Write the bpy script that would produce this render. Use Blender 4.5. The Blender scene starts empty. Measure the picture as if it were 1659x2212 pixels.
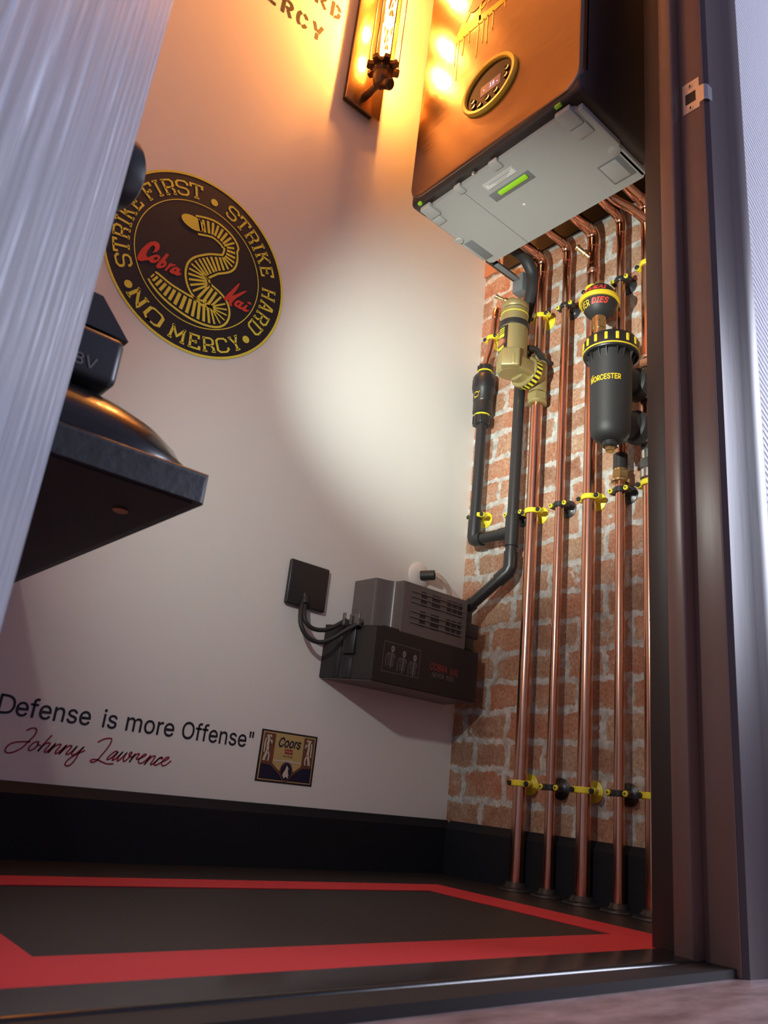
import bpy, bmesh, math, random
from mathutils import Vector, Matrix
random.seed(7)
SC = bpy.context.scene
COL = SC.collection
PI = math.pi

# ------------------------------------------------------------------ camera
cam_d = bpy.data.cameras.new('camera'); cam = bpy.data.objects.new('camera', cam_d); COL.objects.link(cam)
cam_d.sensor_fit = 'HORIZONTAL'; cam_d.sensor_width = 36.0
cam_d.lens = 1678.9/1659*36.0
cam_d.clip_start = 0.01; cam_d.clip_end = 60
cam_d.dof.use_dof = True; cam_d.dof.focus_distance = 1.65; cam_d.dof.aperture_fstop = 15
RR = [[0.75230594, -0.65027284, 0.10574024], [0.29655256, 0.19092472, -0.93573732], [0.58829614, 0.73531829, 0.33647387]]
cam.matrix_world = Matrix(((RR[0][0], -RR[1][0], -RR[2][0], -1.218), (RR[0][1], -RR[1][1], -RR[2][1], -1.2068),
                           (RR[0][2], -RR[1][2], -RR[2][2], 0.14), (0, 0, 0, 1)))
SC.camera = cam

# ------------------------------------------------------------------ light
SC.view_settings.view_transform = 'Standard'; SC.view_settings.look = 'None'
SC.view_settings.exposure = 0.0; SC.view_settings.gamma = 1.0; SC.view_settings.use_curve_mapping = False
wd = bpy.data.worlds.new('world'); SC.world = wd; wd.use_nodes = True
bg = wd.node_tree.nodes['Background']; bg.inputs['Color'].default_value = (0.50, 0.53, 0.92, 1); bg.inputs['Strength'].default_value = 0.26

def area(name, loc, aim, sx, sy, power, col):
    l = bpy.data.lights.new(name, 'AREA'); l.shape = 'RECTANGLE'; l.size = sx; l.size_y = sy; l.energy = power; l.color = col
    o = bpy.data.objects.new(name, l); COL.objects.link(o); o.location = loc
    o.rotation_euler = (Vector(aim)-Vector(loc)).to_track_quat('-Z', 'Y').to_euler(); return o
area('hall_window_light', (2.0, -1.75, 1.6), (-0.9, -0.95, 0.8), 0.9, 1.4, 84, (0.78, 0.82, 1.0))

# ------------------------------------------------------------------ materials
def mat(name, col, rough=0.5, metal=0.0, bump=None, var=None, coat=0.0, spec=0.5, emit=None):
    """bump=(scale, strength, distance, stretch)   var=(scale, amount)"""
    m = bpy.data.materials.new(name); m.use_nodes = True; nt = m.node_tree; b = nt.nodes['Principled BSDF']
    b.inputs['Base Color'].default_value = (*col, 1); b.inputs['Roughness'].default_value = rough
    b.inputs['Metallic'].default_value = metal; b.inputs['Coat Weight'].default_value = coat
    b.inputs['Specular IOR Level'].default_value = spec
    if emit:
        b.inputs['Emission Color'].default_value = (*emit[0], 1); b.inputs['Emission Strength'].default_value = emit[1]
    tc = nt.nodes.new('ShaderNodeTexCoord')
    if var:
        n = nt.nodes.new('ShaderNodeTexNoise'); n.inputs['Scale'].default_value = var[0]; n.inputs['Detail'].default_value = 5
        nt.links.new(tc.outputs['Object'], n.inputs['Vector'])
        mx = nt.nodes.new('ShaderNodeMix'); mx.data_type = 'RGBA'
        k = var[1]
        mx.inputs['A'].default_value = (*[c*(1-k) for c in col], 1); mx.inputs['B'].default_value = (*[min(1, c*(1+k)) for c in col], 1)
        nt.links.new(n.outputs['Fac'], mx.inputs['Factor']); nt.links.new(mx.outputs['Result'], b.inputs['Base Color'])
    if bump:
        mp = nt.nodes.new('ShaderNodeMapping'); st = bump[3] if len(bump) > 3 else (1, 1, 1)
        mp.inputs['Scale'].default_value = st
        nt.links.new(tc.outputs['Object'], mp.inputs['Vector'])
        n = nt.nodes.new('ShaderNodeTexNoise'); n.inputs['Scale'].default_value = bump[0]; n.inputs['Detail'].default_value = 4
        nt.links.new(mp.outputs['Vector'], n.inputs['Vector'])
        bp = nt.nodes.new('ShaderNodeBump'); bp.inputs['Strength'].default_value = bump[1]; bp.inputs['Distance'].default_value = bump[2]
        nt.links.new(n.outputs['Fac'], bp.inputs['Height']); nt.links.new(bp.outputs['Normal'], b.inputs['Normal'])
    return m

M = {}
M['white_wall'] = mat('painted_plaster', (0.80, 0.765, 0.72), 0.55, bump=(45, .12, .002), var=(3, .03))
M['ceiling'] = mat('ceiling_paint', (0.75, 0.73, 0.7), 0.7)
M['black_paint'] = mat('black_gloss_paint', (0.010, 0.010, 0.014), 0.62, bump=(60, .08, .001))
M['black_paint'].node_tree.nodes['Principled BSDF'].inputs['Specular IOR Level'].default_value = .25
M['floor_black'] = mat('black_floor_vinyl', (0.017, 0.013, 0.0125), 0.5, bump=(240, .12, .0005))
M['sill_black'] = mat('black_sill_gloss', (0.014, 0.013, 0.015), 0.22, bump=(30, .12, .002), var=(14, .4))
M['red_tape'] = mat('red_vinyl', (0.62, 0.03, 0.042), 0.55, bump=(30, .05, .001))
M['brown_gloss'] = mat('brown_gloss_paint', (0.20, 0.115, 0.092), 0.34, bump=(70, .16, .0012, (1, 1, .12)))
M['brown_dark'] = mat('dark_brown_paint', (0.10, 0.07, 0.070), 0.4, bump=(70, .14, .0012, (1, 1, .12)))
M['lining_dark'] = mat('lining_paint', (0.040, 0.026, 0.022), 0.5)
M['copper'] = mat('copper', (0.72, 0.385, 0.27), 0.2, 1.0, bump=(120, .05, .0006, (1, 1, .08)), var=(35, .16))
M['brass'] = mat('brass', (0.72, 0.52, 0.25), 0.28, 1.0, var=(40, .15))
M['steel'] = mat('nickel_steel', (0.72, 0.70, 0.66), 0.26, 1.0)
M['steel_dull'] = mat('dull_zinc', (0.66, 0.62, 0.58), 0.42, 0.85)
M['gold'] = mat('gold_spray_paint', (0.42, 0.34, 0.15), 0.42, 0.55, bump=(300, .08, .0004))
M['black_plastic'] = mat('black_plastic', (0.022, 0.021, 0.022), 0.36)
M['black_rubber'] = mat('matt_black_plastic', (0.020, 0.019, 0.020), 0.55)
M['black_satin'] = mat('black_satin_paint', (0.014, 0.012, 0.013), 0.42, bump=(300, .1, .0004))
M['grey_plastic'] = mat('grey_plastic', (0.34, 0.335, 0.325), 0.5, bump=(500, .06, .0003))
M['grey_dark'] = mat('dark_grey_plastic', (0.15, 0.155, 0.16), 0.5)
M['pump_grey'] = mat('pump_grey_plastic', (0.125, 0.105, 0.098), 0.3)
M['yellow'] = mat('yellow_paint', (0.78, 0.66, 0.03), 0.4)
M['yellow_deep'] = mat('deep_yellow_paint', (0.80, 0.52, 0.025), 0.4)
M['bezel_yellow'] = mat('gold_yellow_bezel', (0.88, 0.60, 0.05), 0.3)
M['green'] = mat('lime_green_plastic', (0.30, 0.62, 0.02), 0.4)
M['casing'] = mat('bronze_black_casing', (0.030, 0.019, 0.016), 0.42, bump=(400, .1, .0004))
M['panel'] = mat('bronze_satin_panel', (0.30, 0.20, 0.14), 0.23, 1.0, bump=(9, .16, .006, (1, 1, 2.2)))
M['screen'] = mat('dark_glass', (0.020, 0.013, 0.012), 0.08, spec=0.6)
M['lcd'] = mat('lcd_glass', (0.20, 0.12, 0.13), 0.2, emit=((0.30, 0.16, 0.28), 0.12))
M['digit'] = mat('lit_digits', (0.5, 0.5, 0.9), 0.4, emit=((0.55, 0.55, 1.0), 2.2))
M['button'] = mat('button_black', (0.035, 0.022, 0.018), 0.28)
M['sticker_black'] = mat('black_vinyl', (0.017, 0.013, 0.015), 0.45)
M['sticker_yellow'] = mat('yellow_print', (0.84, 0.74, 0.075), 0.5)
M['sticker_red'] = mat('red_print', (0.70, 0.055, 0.035), 0.5)
M['ink_black'] = mat('black_lettering', (0.012, 0.011, 0.018), 0.5)
M['ink_stencil'] = mat('stencil_ink', (0.014, 0.009, 0.007), 0.6)
M['ink_red'] = mat('crimson_lettering', (0.30, 0.012, 0.025), 0.5)
M['drip'] = mat('drip_paint', (0.95, 0.42, 0.02), 0.35)
M['label_tan'] = mat('label_tan', (0.52, 0.36, 0.14), 0.5)
M['label_brown'] = mat('label_brown', (0.17, 0.06, 0.03), 0.5)
M['label_navy'] = mat('label_navy', (0.008, 0.009, 0.035), 0.5)
M['label_cream'] = mat('label_cream', (0.62, 0.52, 0.42), 0.5)
M['label_red'] = mat('label_red', (0.33, 0.03, 0.03), 0.5)
M['paper'] = mat('paper_white', (0.62, 0.60, 0.57), 0.6)
M['print_grey'] = mat('print_grey', (0.17, 0.16, 0.16), 0.6)
M['faint_print'] = mat('faint_grey_print', (0.05, 0.045, 0.05), 0.6)
M['fig_print'] = mat('pale_figure_print', (0.22, 0.20, 0.21), 0.6)
M['dim_red'] = mat('dull_red_print', (0.20, 0.03, 0.03), 0.6)
M['white_plastic'] = mat('white_plastic', (0.78, 0.72, 0.68), 0.35)
M['worktop'] = mat('speckled_laminate', (0.020, 0.021, 0.025), 0.5, bump=(90, .3, .002), var=(130, .75))
M['worktop_under'] = mat('worktop_underside', (0.020, 0.016, 0.018), 0.6)
M['torch_black'] = mat('black_tool_plastic', (0.030, 0.031, 0.036), 0.34)
M['lens'] = mat('torch_grey', (0.34, 0.33, 0.36), 0.3)
M['dome'] = mat('black_gloss_lid', (0.014, 0.012, 0.013), 0.24, coat=.3)
M['iron'] = mat('dark_bronze_iron', (0.12, 0.068, 0.035), 0.36, 0.75, bump=(25, .15, .002))
M['foil'] = mat('bronze_backplate', (0.36, 0.20, 0.09), 0.24, 0.85, bump=(16, .2, .003))
M['filament'] = mat('glowing_filament', (1, .6, .2), .5, emit=((1.0, 0.62, 0.22), 60))
M['backing'] = mat('black_board', (0.006, 0.006, 0.006), 0.55)
M['mortar_grey'] = mat('grey_strip', (0.30, 0.29, 0.27), 0.6, var=(60, .4))
M['terracotta'] = mat('terracotta_card', (0.42, 0.17, 0.08), 0.5)

def glass_mat(name, tint, glossy=.12):
    m = bpy.data.materials.new(name); m.use_nodes = True; nt = m.node_tree; nt.nodes.remove(nt.nodes['Principled BSDF'])
    out = nt.nodes['Material Output']; t = nt.nodes.new('ShaderNodeBsdfTransparent'); t.inputs['Color'].default_value = (*tint, 1)
    g = nt.nodes.new('ShaderNodeBsdfGlossy'); g.inputs['Roughness'].default_value = .06
    lw = nt.nodes.new('ShaderNodeLayerWeight'); lw.inputs['Blend'].default_value = .3
    mth = nt.nodes.new('ShaderNodeMath'); mth.operation = 'MULTIPLY'; mth.inputs[1].default_value = glossy*5
    nt.links.new(lw.outputs['Facing'], mth.inputs[0]); mx = nt.nodes.new('ShaderNodeMixShader')
    nt.links.new(mth.outputs[0], mx.inputs['Fac']); nt.links.new(t.outputs[0], mx.inputs[1]); nt.links.new(g.outputs[0], mx.inputs[2])
    nt.links.new(mx.outputs[0], out.inputs['Surface']); return m
M['bulb_glass'] = glass_mat('amber_bulb_glass', (1.0, .86, .55))
M['tube_clear'] = glass_mat('clear_tube', (.86, .80, .76), .16)

def brick_mat():
    m = bpy.data.materials.new('printed_brick_paper'); m.use_nodes = True; nt = m.node_tree; b = nt.nodes['Principled BSDF']
    N = nt.nodes.new; Lk = nt.links.new
    tc = N('ShaderNodeTexCoord'); sep = N('ShaderNodeSeparateXYZ'); Lk(tc.outputs['Object'], sep.inputs[0])
    def noise(scale, detail=4, rough=.6, off=0):
        mp = N('ShaderNodeMapping'); mp.inputs['Location'].default_value = (off, off*1.7, off*.6); Lk(tc.outputs['Object'], mp.inputs['Vector'])
        n = N('ShaderNodeTexNoise'); n.inputs['Scale'].default_value = scale; n.inputs['Detail'].default_value = detail
        n.inputs['Roughness'].default_value = rough; Lk(mp.outputs[0], n.inputs['Vector']); return n
    comb = N('ShaderNodeCombineXYZ')
    neg = N('ShaderNodeMath'); neg.operation = 'MULTIPLY'; neg.inputs[1].default_value = -1; Lk(sep.outputs['Y'], neg.inputs[0])
    Lk(neg.outputs[0], comb.inputs['X']); Lk(sep.outputs['Z'], comb.inputs['Y'])
    w1 = noise(16, 3, .55); w2 = noise(75, 3, .6, 3.1)
    def vadd(a, n, amt):
        s = N('ShaderNodeVectorMath'); s.operation = 'SUBTRACT'; s.inputs[1].default_value = (.5, .5, .5); Lk(n.outputs['Color'], s.inputs[0])
        k = N('ShaderNodeVectorMath'); k.operation = 'SCALE'; k.inputs['Scale'].default_value = amt; Lk(s.outputs[0], k.inputs[0])
        ad = N('ShaderNodeVectorMath'); ad.operation = 'ADD'; Lk(a, ad.inputs[0]); Lk(k.outputs[0], ad.inputs[1]); return ad.outputs[0]
    v = vadd(comb.outputs[0], w1, .024); v = vadd(v, w2, .0125)
    mp = N('ShaderNodeMapping'); mp.inputs['Location'].default_value = (0.018, -0.029, 0); Lk(v, mp.inputs['Vector'])
    br = N('ShaderNodeTexBrick'); br.offset = .5; br.offset_frequency = 2; br.squash = .78; br.squash_frequency = 3
    br.inputs['Scale'].default_value = 1; br.inputs['Brick Width'].default_value = .112; br.inputs['Row Height'].default_value = .0575
    br.inputs['Mortar Size'].default_value = .0125; br.inputs['Mortar Smooth'].default_value = .95; br.inputs['Bias'].default_value = 0
    br.inputs['Color1'].default_value = (0, 0, 0, 1); br.inputs['Color2'].default_value = (1, 1, 1, 1); br.inputs['Mortar'].default_value = (.5, .5, .5, 1)
    Lk(mp.outputs[0], br.inputs['Vector'])
    # brick tint per brick + blotches
    r1 = N('ShaderNodeValToRGB'); r1.color_ramp.elements[0].color = (.27, .10, .055, 1); r1.color_ramp.elements[1].color = (.52, .25, .145, 1)
    e = r1.color_ramp.elements.new(.35); e.color = (.44, .26, .16, 1); e = r1.color_ramp.elements.new(.65); e.color = (.42, .16, .085, 1)
    Lk(br.outputs['Color'], r1.inputs['Fac'])
    n3 = noise(24, 6, .68, 9.3); r3 = N('ShaderNodeValToRGB'); r3.color_ramp.elements[0].position = .40; r3.color_ramp.elements[1].position = .66
    Lk(n3.outputs['Fac'], r3.inputs['Fac'])
    m1 = N('ShaderNodeMix'); m1.data_type = 'RGBA'; m1.inputs['B'].default_value = (.52, .39, .28, 1)
    k1 = N('ShaderNodeMath'); k1.operation = 'MULTIPLY'; k1.inputs[1].default_value = .62; Lk(r3.outputs['Color'], k1.inputs[0])
    Lk(k1.outputs[0], m1.inputs['Factor']); Lk(r1.outputs['Color'], m1.inputs['A'])
    n4 = noise(160, 5, .75, 5.5); r4 = N('ShaderNodeValToRGB'); r4.color_ramp.elements[0].position = .36; r4.color_ramp.elements[1].position = .62
    r4.color_ramp.elements[0].color = (.50, .46, .44, 1); r4.color_ramp.elements[1].color = (1.12, 1.1, 1.08, 1); Lk(n4.outputs['Fac'], r4.inputs['Fac'])
    m2 = N('ShaderNodeMix'); m2.data_type = 'RGBA'; m2.blend_type = 'MULTIPLY'; m2.inputs['Factor'].default_value = .85
    Lk(m1.outputs['Result'], m2.inputs['A']); Lk(r4.outputs['Color'], m2.inputs['B'])
    # mortar, with worn patches spreading over some bricks
    n5 = noise(21, 5, .7, 14.2); add = N('ShaderNodeMath'); add.operation = 'MULTIPLY_ADD'; add.inputs[1].default_value = 1.0
    r5 = N('ShaderNodeValToRGB'); r5.color_ramp.elements[0].position = .60; r5.color_ramp.elements[1].position = .66; Lk(n5.outputs['Fac'], r5.inputs['Fac'])
    n7 = noise(95, 4, .65, 7.7); ma = N('ShaderNodeMath'); ma.operation = 'MULTIPLY_ADD'; ma.inputs[1].default_value = 1.5; Lk(n7.outputs['Fac'], ma.inputs[0]); Lk(br.outputs['Fac'], ma.inputs[2])
    ms_ = N('ShaderNodeMapRange'); ms_.inputs['From Min'].default_value = 1.20; ms_.inputs['From Max'].default_value = 1.42; Lk(ma.outputs[0], ms_.inputs['Value'])
    Lk(r5.outputs['Color'], add.inputs[0]); Lk(ms_.outputs[0], add.inputs[2]); add.use_clamp = True
    n6 = noise(60, 4, .6, 2.2); r6 = N('ShaderNodeValToRGB'); r6.color_ramp.elements[0].color = (.32, .295, .265, 1); r6.color_ramp.elements[1].color = (.56, .545, .51, 1)
    r6.color_ramp.elements[0].position = .35; r6.color_ramp.elements[1].position = .62
    Lk(n6.outputs['Fac'], r6.inputs['Fac'])
    m3 = N('ShaderNodeMix'); m3.data_type = 'RGBA'; Lk(add.outputs[0], m3.inputs['Factor']); Lk(m2.outputs['Result'], m3.inputs['A']); Lk(r6.outputs['Color'], m3.inputs['B'])
    Lk(m3.outputs['Result'], b.inputs['Base Color']); b.inputs['Roughness'].default_value = .62
    bp = N('ShaderNodeBump'); bp.inputs['Strength'].default_value = .25; bp.inputs['Distance'].default_value = .002; bp.invert = True
    Lk(add.outputs[0], bp.inputs['Height']); Lk(bp.outputs['Normal'], b.inputs['Normal']); return m
M['brick'] = brick_mat()

def grain_mat():      # moulded white door, embossed grain; blue of the hall daylight put into its colour
    m = mat('white_door_daylight_tint', (0.52, 0.57, 0.70), 0.36); nt = m.node_tree; b = nt.nodes['Principled BSDF']
    tc = nt.nodes.new('ShaderNodeTexCoord'); mp = nt.nodes.new('ShaderNodeMapping'); mp.inputs['Scale'].default_value = (1, 1, .03)
    nt.links.new(tc.outputs['Object'], mp.inputs['Vector'])
    n = nt.nodes.new('ShaderNodeTexNoise'); n.inputs['Scale'].default_value = 85; n.inputs['Detail'].default_value = 2; n.inputs['Distortion'].default_value = .5
    nt.links.new(mp.outputs[0], n.inputs['Vector'])
    mp2 = nt.nodes.new('ShaderNodeMapping'); mp2.inputs['Scale'].default_value = (1, 1, .09); nt.links.new(tc.outputs['Object'], mp2.inputs['Vector'])
    w = nt.nodes.new('ShaderNodeTexWave'); w.wave_type = 'BANDS'; w.bands_direction = 'X'; w.inputs['Scale'].default_value = 62; w.inputs['Distortion'].default_value = 7
    w.inputs['Detail'].default_value = 2; w.inputs['Detail Scale'].default_value = 1.1; nt.links.new(mp2.outputs[0], w.inputs['Vector'])
    ad = nt.nodes.new('ShaderNodeMath'); ad.operation = 'MULTIPLY_ADD'; ad.inputs[1].default_value = .75; nt.links.new(n.outputs['Fac'], ad.inputs[0]); nt.links.new(w.outputs['Fac'], ad.inputs[2])
    bp = nt.nodes.new('ShaderNodeBump'); bp.inputs['Strength'].default_value = 1.0; bp.inputs['Distance'].default_value = .0032
    nt.links.new(ad.outputs[0], bp.inputs['Height']); nt.links.new(bp.outputs['Normal'], b.inputs['Normal']); return m
M['door'] = grain_mat()

def ripple_mat():     # hall wallpaper with slanting embossed ripples
    m = mat('rippled_wallpaper', (0.74, 0.74, 0.79), 0.55); nt = m.node_tree; b = nt.nodes['Principled BSDF']
    tc = nt.nodes.new('ShaderNodeTexCoord'); mp = nt.nodes.new('ShaderNodeMapping'); mp.inputs['Rotation'].default_value = (0, math.radians(-27), 0)
    nt.links.new(tc.outputs['Object'], mp.inputs['Vector'])
    w = nt.nodes.new('ShaderNodeTexWave'); w.wave_type = 'BANDS'; w.bands_direction = 'Z'; w.inputs['Scale'].default_value = 31; w.inputs['Distortion'].default_value = 2.2
    w.inputs['Detail'].default_value = 2; w.inputs['Detail Scale'].default_value = 1.4; nt.links.new(mp.outputs[0], w.inputs['Vector'])
    bp = nt.nodes.new('ShaderNodeBump'); bp.inputs['Strength'].default_value = .55; bp.inputs['Distance'].default_value = .0028
    nt.links.new(w.outputs['Fac'], bp.inputs['Height']); nt.links.new(bp.outputs['Normal'], b.inputs['Normal']); return m
M['ripple'] = ripple_mat()

def hall_floor_mat():
    m = mat('worn_brown_laminate', (0.24, 0.16, 0.15), 0.42); nt = m.node_tree; b = nt.nodes['Principled BSDF']
    tc = nt.nodes.new('ShaderNodeTexCoord'); mp = nt.nodes.new('ShaderNodeMapping'); mp.inputs['Scale'].default_value = (1, 3.2, 1); nt.links.new(tc.outputs['Object'], mp.inputs['Vector'])
    n = nt.nodes.new('ShaderNodeTexNoise'); n.inputs['Scale'].default_value = 9; n.inputs['Detail'].default_value = 8; n.inputs['Roughness'].default_value = .68; nt.links.new(mp.outputs[0], n.inputs['Vector'])
    r = nt.nodes.new('ShaderNodeValToRGB'); r.color_ramp.elements[0].position = .32; r.color_ramp.elements[1].position = .72
    r.color_ramp.elements[0].color = (.16, .095, .086, 1); r.color_ramp.elements[1].color = (.46, .35, .35, 1)
    nt.links.new(n.outputs['Fac'], r.inputs['Fac']); nt.links.new(r.outputs['Color'], b.inputs['Base Color'])
    bp = nt.nodes.new('ShaderNodeBump'); bp.inputs['Strength'].default_value = .3; bp.inputs['Distance'].default_value = .002
    nt.links.new(n.outputs['Fac'], bp.inputs['Height']); nt.links.new(bp.outputs['Normal'], b.inputs['Normal']); return m
M['hall_floor'] = hall_floor_mat()

# ------------------------------------------------------------------ mesh helpers
def V(*a): return Vector(a)
def basis(axis):
    a = Vector(axis).normalized(); h = V(0, 0, 1) if abs(a.z) < .9 else V(1, 0, 0)
    u = h.cross(a).normalized(); return u, a.cross(u), a

class MB:
    def __init__(s): s.v = []; s.f = []; s.m = []
    def add(s, vs, fs, mi=0):
        o = len(s.v); s.v += [tuple(p) for p in vs]
        for f in fs: s.f.append([i+o for i in f]); s.m.append(mi)
        return s
    def bm(s, b, mi=0):
        b.verts.index_update(); s.add([v.co[:] for v in b.verts], [[v.index for v in f.verts] for f in b.faces], mi); b.free(); return s
    def box(s, lo, hi, r=0, mi=0, seg=2):
        b = bmesh.new(); bmesh.ops.create_cube(b, size=1)
        for v in b.verts: v.co = [(lo[i]+hi[i])/2+v.co[i]*(hi[i]-lo[i]) for i in range(3)]
        if r: bmesh.ops.bevel(b, geom=b.edges[:], offset=r, segments=seg, affect='EDGES', profile=.5)
        return s.bm(b, mi)
    def obox(s, c, ax, half, r=0, mi=0, seg=2):     # oriented box: ax = three axes
        b = bmesh.new(); bmesh.ops.create_cube(b, size=2)
        for v in b.verts: v.co = [v.co[i]*half[i] for i in range(3)]
        if r: bmesh.ops.bevel(b, geom=b.edges[:], offset=r, segments=seg, affect='EDGES', profile=.5)
        c = Vector(c); A = [Vector(a).normalized() for a in ax]
        for v in b.verts: v.co = c+A[0]*v.co.x+A[1]*v.co.y+A[2]*v.co.z
        return s.bm(b, mi)
    def lathe(s, prof, org=(0, 0, 0), axis=(0, 0, 1), seg=40, mi=0, cap=True):   # prof = [(r, h)]
        u, w, a = basis(axis); o = Vector(org); n = len(prof); vs = []; fs = []
        for r, h in prof:
            for k in range(seg):
                t = 2*PI*k/seg; vs.append(o+a*h+u*(r*math.cos(t))+w*(r*math.sin(t)))
        for i in range(n-1):
            for k in range(seg):
                k2 = (k+1) % seg; fs.append([i*seg+k, i*seg+k2, (i+1)*seg+k2, (i+1)*seg+k])
        if cap: fs.append(list(range(seg))[::-1]); fs.append([(n-1)*seg+k for k in range(seg)])
        return s.add(vs, fs, mi)
    def cyl(s, p0, p1, r, seg=28, mi=0, r2=None, bev=0):
        p0 = Vector(p0); p1 = Vector(p1); L = (p1-p0).length; r2 = r if r2 is None else r2
        pr = [(r, 0), (r2, L)] if not bev else [(max(r-bev, 1e-5), 0), (r, bev), (r2, L-bev), (max(r2-bev, 1e-5), L)]
        return s.lathe(pr, p0, p1-p0, seg, mi)
    def tube(s, pts, r, seg=20, mi=0, smooth=0, caps=True):
        pts = [Vector(p) for p in pts]
        if smooth: pts = catmull(pts, smooth)
        rr = r if isinstance(r, (list, tuple)) else None; vs = []; fs = []; up = None; n = len(pts)
        for i, p in enumerate(pts):
            d = (pts[min(i+1, n-1)]-pts[max(i-1, 0)]).normalized()
            if up is None: u, w, _ = basis(d)
            else:
                u = (up-d*up.dot(d)).normalized(); w = d.cross(u)
            up = u; ri = rr[min(int(i/(n-1)*(len(rr)-1)+.5), len(rr)-1)] if rr else r
            for k in range(seg):
                t = 2*PI*k/seg; vs.append(p+u*(ri*math.cos(t))+w*(ri*math.sin(t)))
        for i in range(n-1):
            for k in range(seg):
                k2 = (k+1) % seg; fs.append([i*seg+k, i*seg+k2, (i+1)*seg+k2, (i+1)*seg+k])
        if caps: fs.append(list(range(seg))[::-1]); fs.append([(n-1)*seg+k for k in range(seg)])
        return s.add(vs, fs, mi)
    def torus(s, c, axis, R, r, seg=40, seg2=12, a0=0, a1=2*PI, mi=0, ref=None):
        u, w, a = basis(axis)
        if ref is not None: u = (Vector(ref)-a*Vector(ref).dot(a)).normalized(); w = a.cross(u)
        c = Vector(c); full = abs(a1-a0-2*PI) < 1e-6
        pts = [c+(u*math.cos(a0+(a1-a0)*k/seg)+w*math.sin(a0+(a1-a0)*k/seg))*R for k in range(seg+1)]
        return s.tube(pts, r, seg2, mi, caps=not full)
    def prism(s, poly, mapf, h0, h1, mi=0):         # poly 2-D (ccw), mapf(u, v, h) -> point
        n = len(poly); vs = [mapf(u, v, h0) for u, v in poly]+[mapf(u, v, h1) for u, v in poly]
        fs = [list(range(n))[::-1], [n+i for i in range(n)]]+[[i, (i+1) % n, n+(i+1) % n, n+i] for i in range(n)]
        return s.add(vs, fs, mi)
    def ribbon(s, pts, w, mapf, mi=0, closed=False, step=None, taper=None):     # flat stroke along 2-D points
        pts = [Vector((p[0], p[1])) for p in pts]
        if step:
            q = []
            P2 = pts+([pts[0]] if closed else [])
            for a, b in zip(P2[:-1], P2[1:]):
                k = max(1, int((b-a).length/step)); q += [a.lerp(b, i/k) for i in range(k)]
            if not closed: q.append(P2[-1])
            pts = q
        n = len(pts); L = []; Rr = []
        for i in range(n):
            pa = pts[i-1] if (i > 0 or closed) else pts[i]; pb = pts[(i+1) % n] if (i < n-1 or closed) else pts[i]
            d1 = (pts[i]-pa); d2 = (pb-pts[i])
            if d1.length < 1e-9: d1 = d2
            if d2.length < 1e-9: d2 = d1
            d1 = d1.normalized(); d2 = d2.normalized(); n1 = Vector((-d1.y, d1.x)); n2 = Vector((-d2.y, d2.x)); m = n1+n2
            m = m.normalized() if m.length > .2 else n1
            k = 1/max(.55, m.dot(n1)); ww = w/2*(taper(i/(n-1)) if taper else 1)
            L.append(pts[i]+m*ww*k); Rr.append(pts[i]-m*ww*k)
        vs = [mapf(p.x, p.y) for p in L]+[mapf(p.x, p.y) for p in Rr]
        fs = [[i, n+i, n+(i+1) % n, (i+1) % n] for i in range(n if closed else n-1)]
        return s.add(vs, fs, mi)
    def fill(s, loops, mapf, mi=0):                 # filled outline, later loops may be holes
        b = bmesh.new(); es = []
        for lp in loops:
            vs = [b.verts.new((p[0], p[1], 0)) for p in lp]
            es += [b.edges.new((vs[i], vs[(i+1) % len(vs)])) for i in range(len(vs))]
        bmesh.ops.triangle_fill(b, edges=es, use_beauty=True, use_dissolve=False)
        for v in b.verts: v.co = mapf(v.co.x, v.co.y)
        return s.bm(b, mi)
    def disc(s, c, n, r, seg=32, mi=0):
        return s.lathe([(r, 0), (r, .0004)], c, n, seg, mi)
    def build(s, name, mats, parent=None, angle=35, fix=True):
        me = bpy.data.meshes.new(name); me.from_pydata(s.v, [], s.f)
        for k in (mats if isinstance(mats, (list, tuple)) else [mats]): me.materials.append(M[k])
        me.polygons.foreach_set('material_index', s.m); me.polygons.foreach_set('use_smooth', [True]*len(me.polygons))
        if fix:
            b = bmesh.new(); b.from_mesh(me); bmesh.ops.recalc_face_normals(b, faces=b.faces[:]); b.to_mesh(me); b.free()
        me.set_sharp_from_angle(angle=math.radians(angle)); me.update()
        o = bpy.data.objects.new(name, me); COL.objects.link(o)
        if parent is not None:
            o.parent = parent; d = o.parent
            off = Vector((0, 0, 0))
            while d is not None: off += d.location; d = d.parent
            o.location = -off
        return o

def catmull(p, k):
    out = []
    for i in range(len(p)-1):
        a = p[max(i-1, 0)]; b = p[i]; c = p[i+1]; d = p[min(i+2, len(p)-1)]
        for j in range(k):
            t = j/k; out.append(.5*((2*b)+(c-a)*t+(2*a-5*b+4*c-d)*t*t+(3*b-a-3*c+d)*t**3))
    return out+[p[-1]]
def cat2(pts, k): return [(q.x, q.y) for q in catmull([Vector((a, b)) for a, b in pts], k)]

def thing(name, loc, label, cat, group=None):
    o = bpy.data.objects.new(name, None); COL.objects.link(o); o.location = loc; o.empty_display_size = .05
    o['label'] = label; o['category'] = cat
    if group: o['group'] = group
    return o
def tag(o, label, cat, group=None):
    o['label'] = label; o['category'] = cat
    if group: o['group'] = group
    return o
def struct(o): o['kind'] = 'structure'; return o
def plabel(o, t): o['label'] = t; return o

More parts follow.
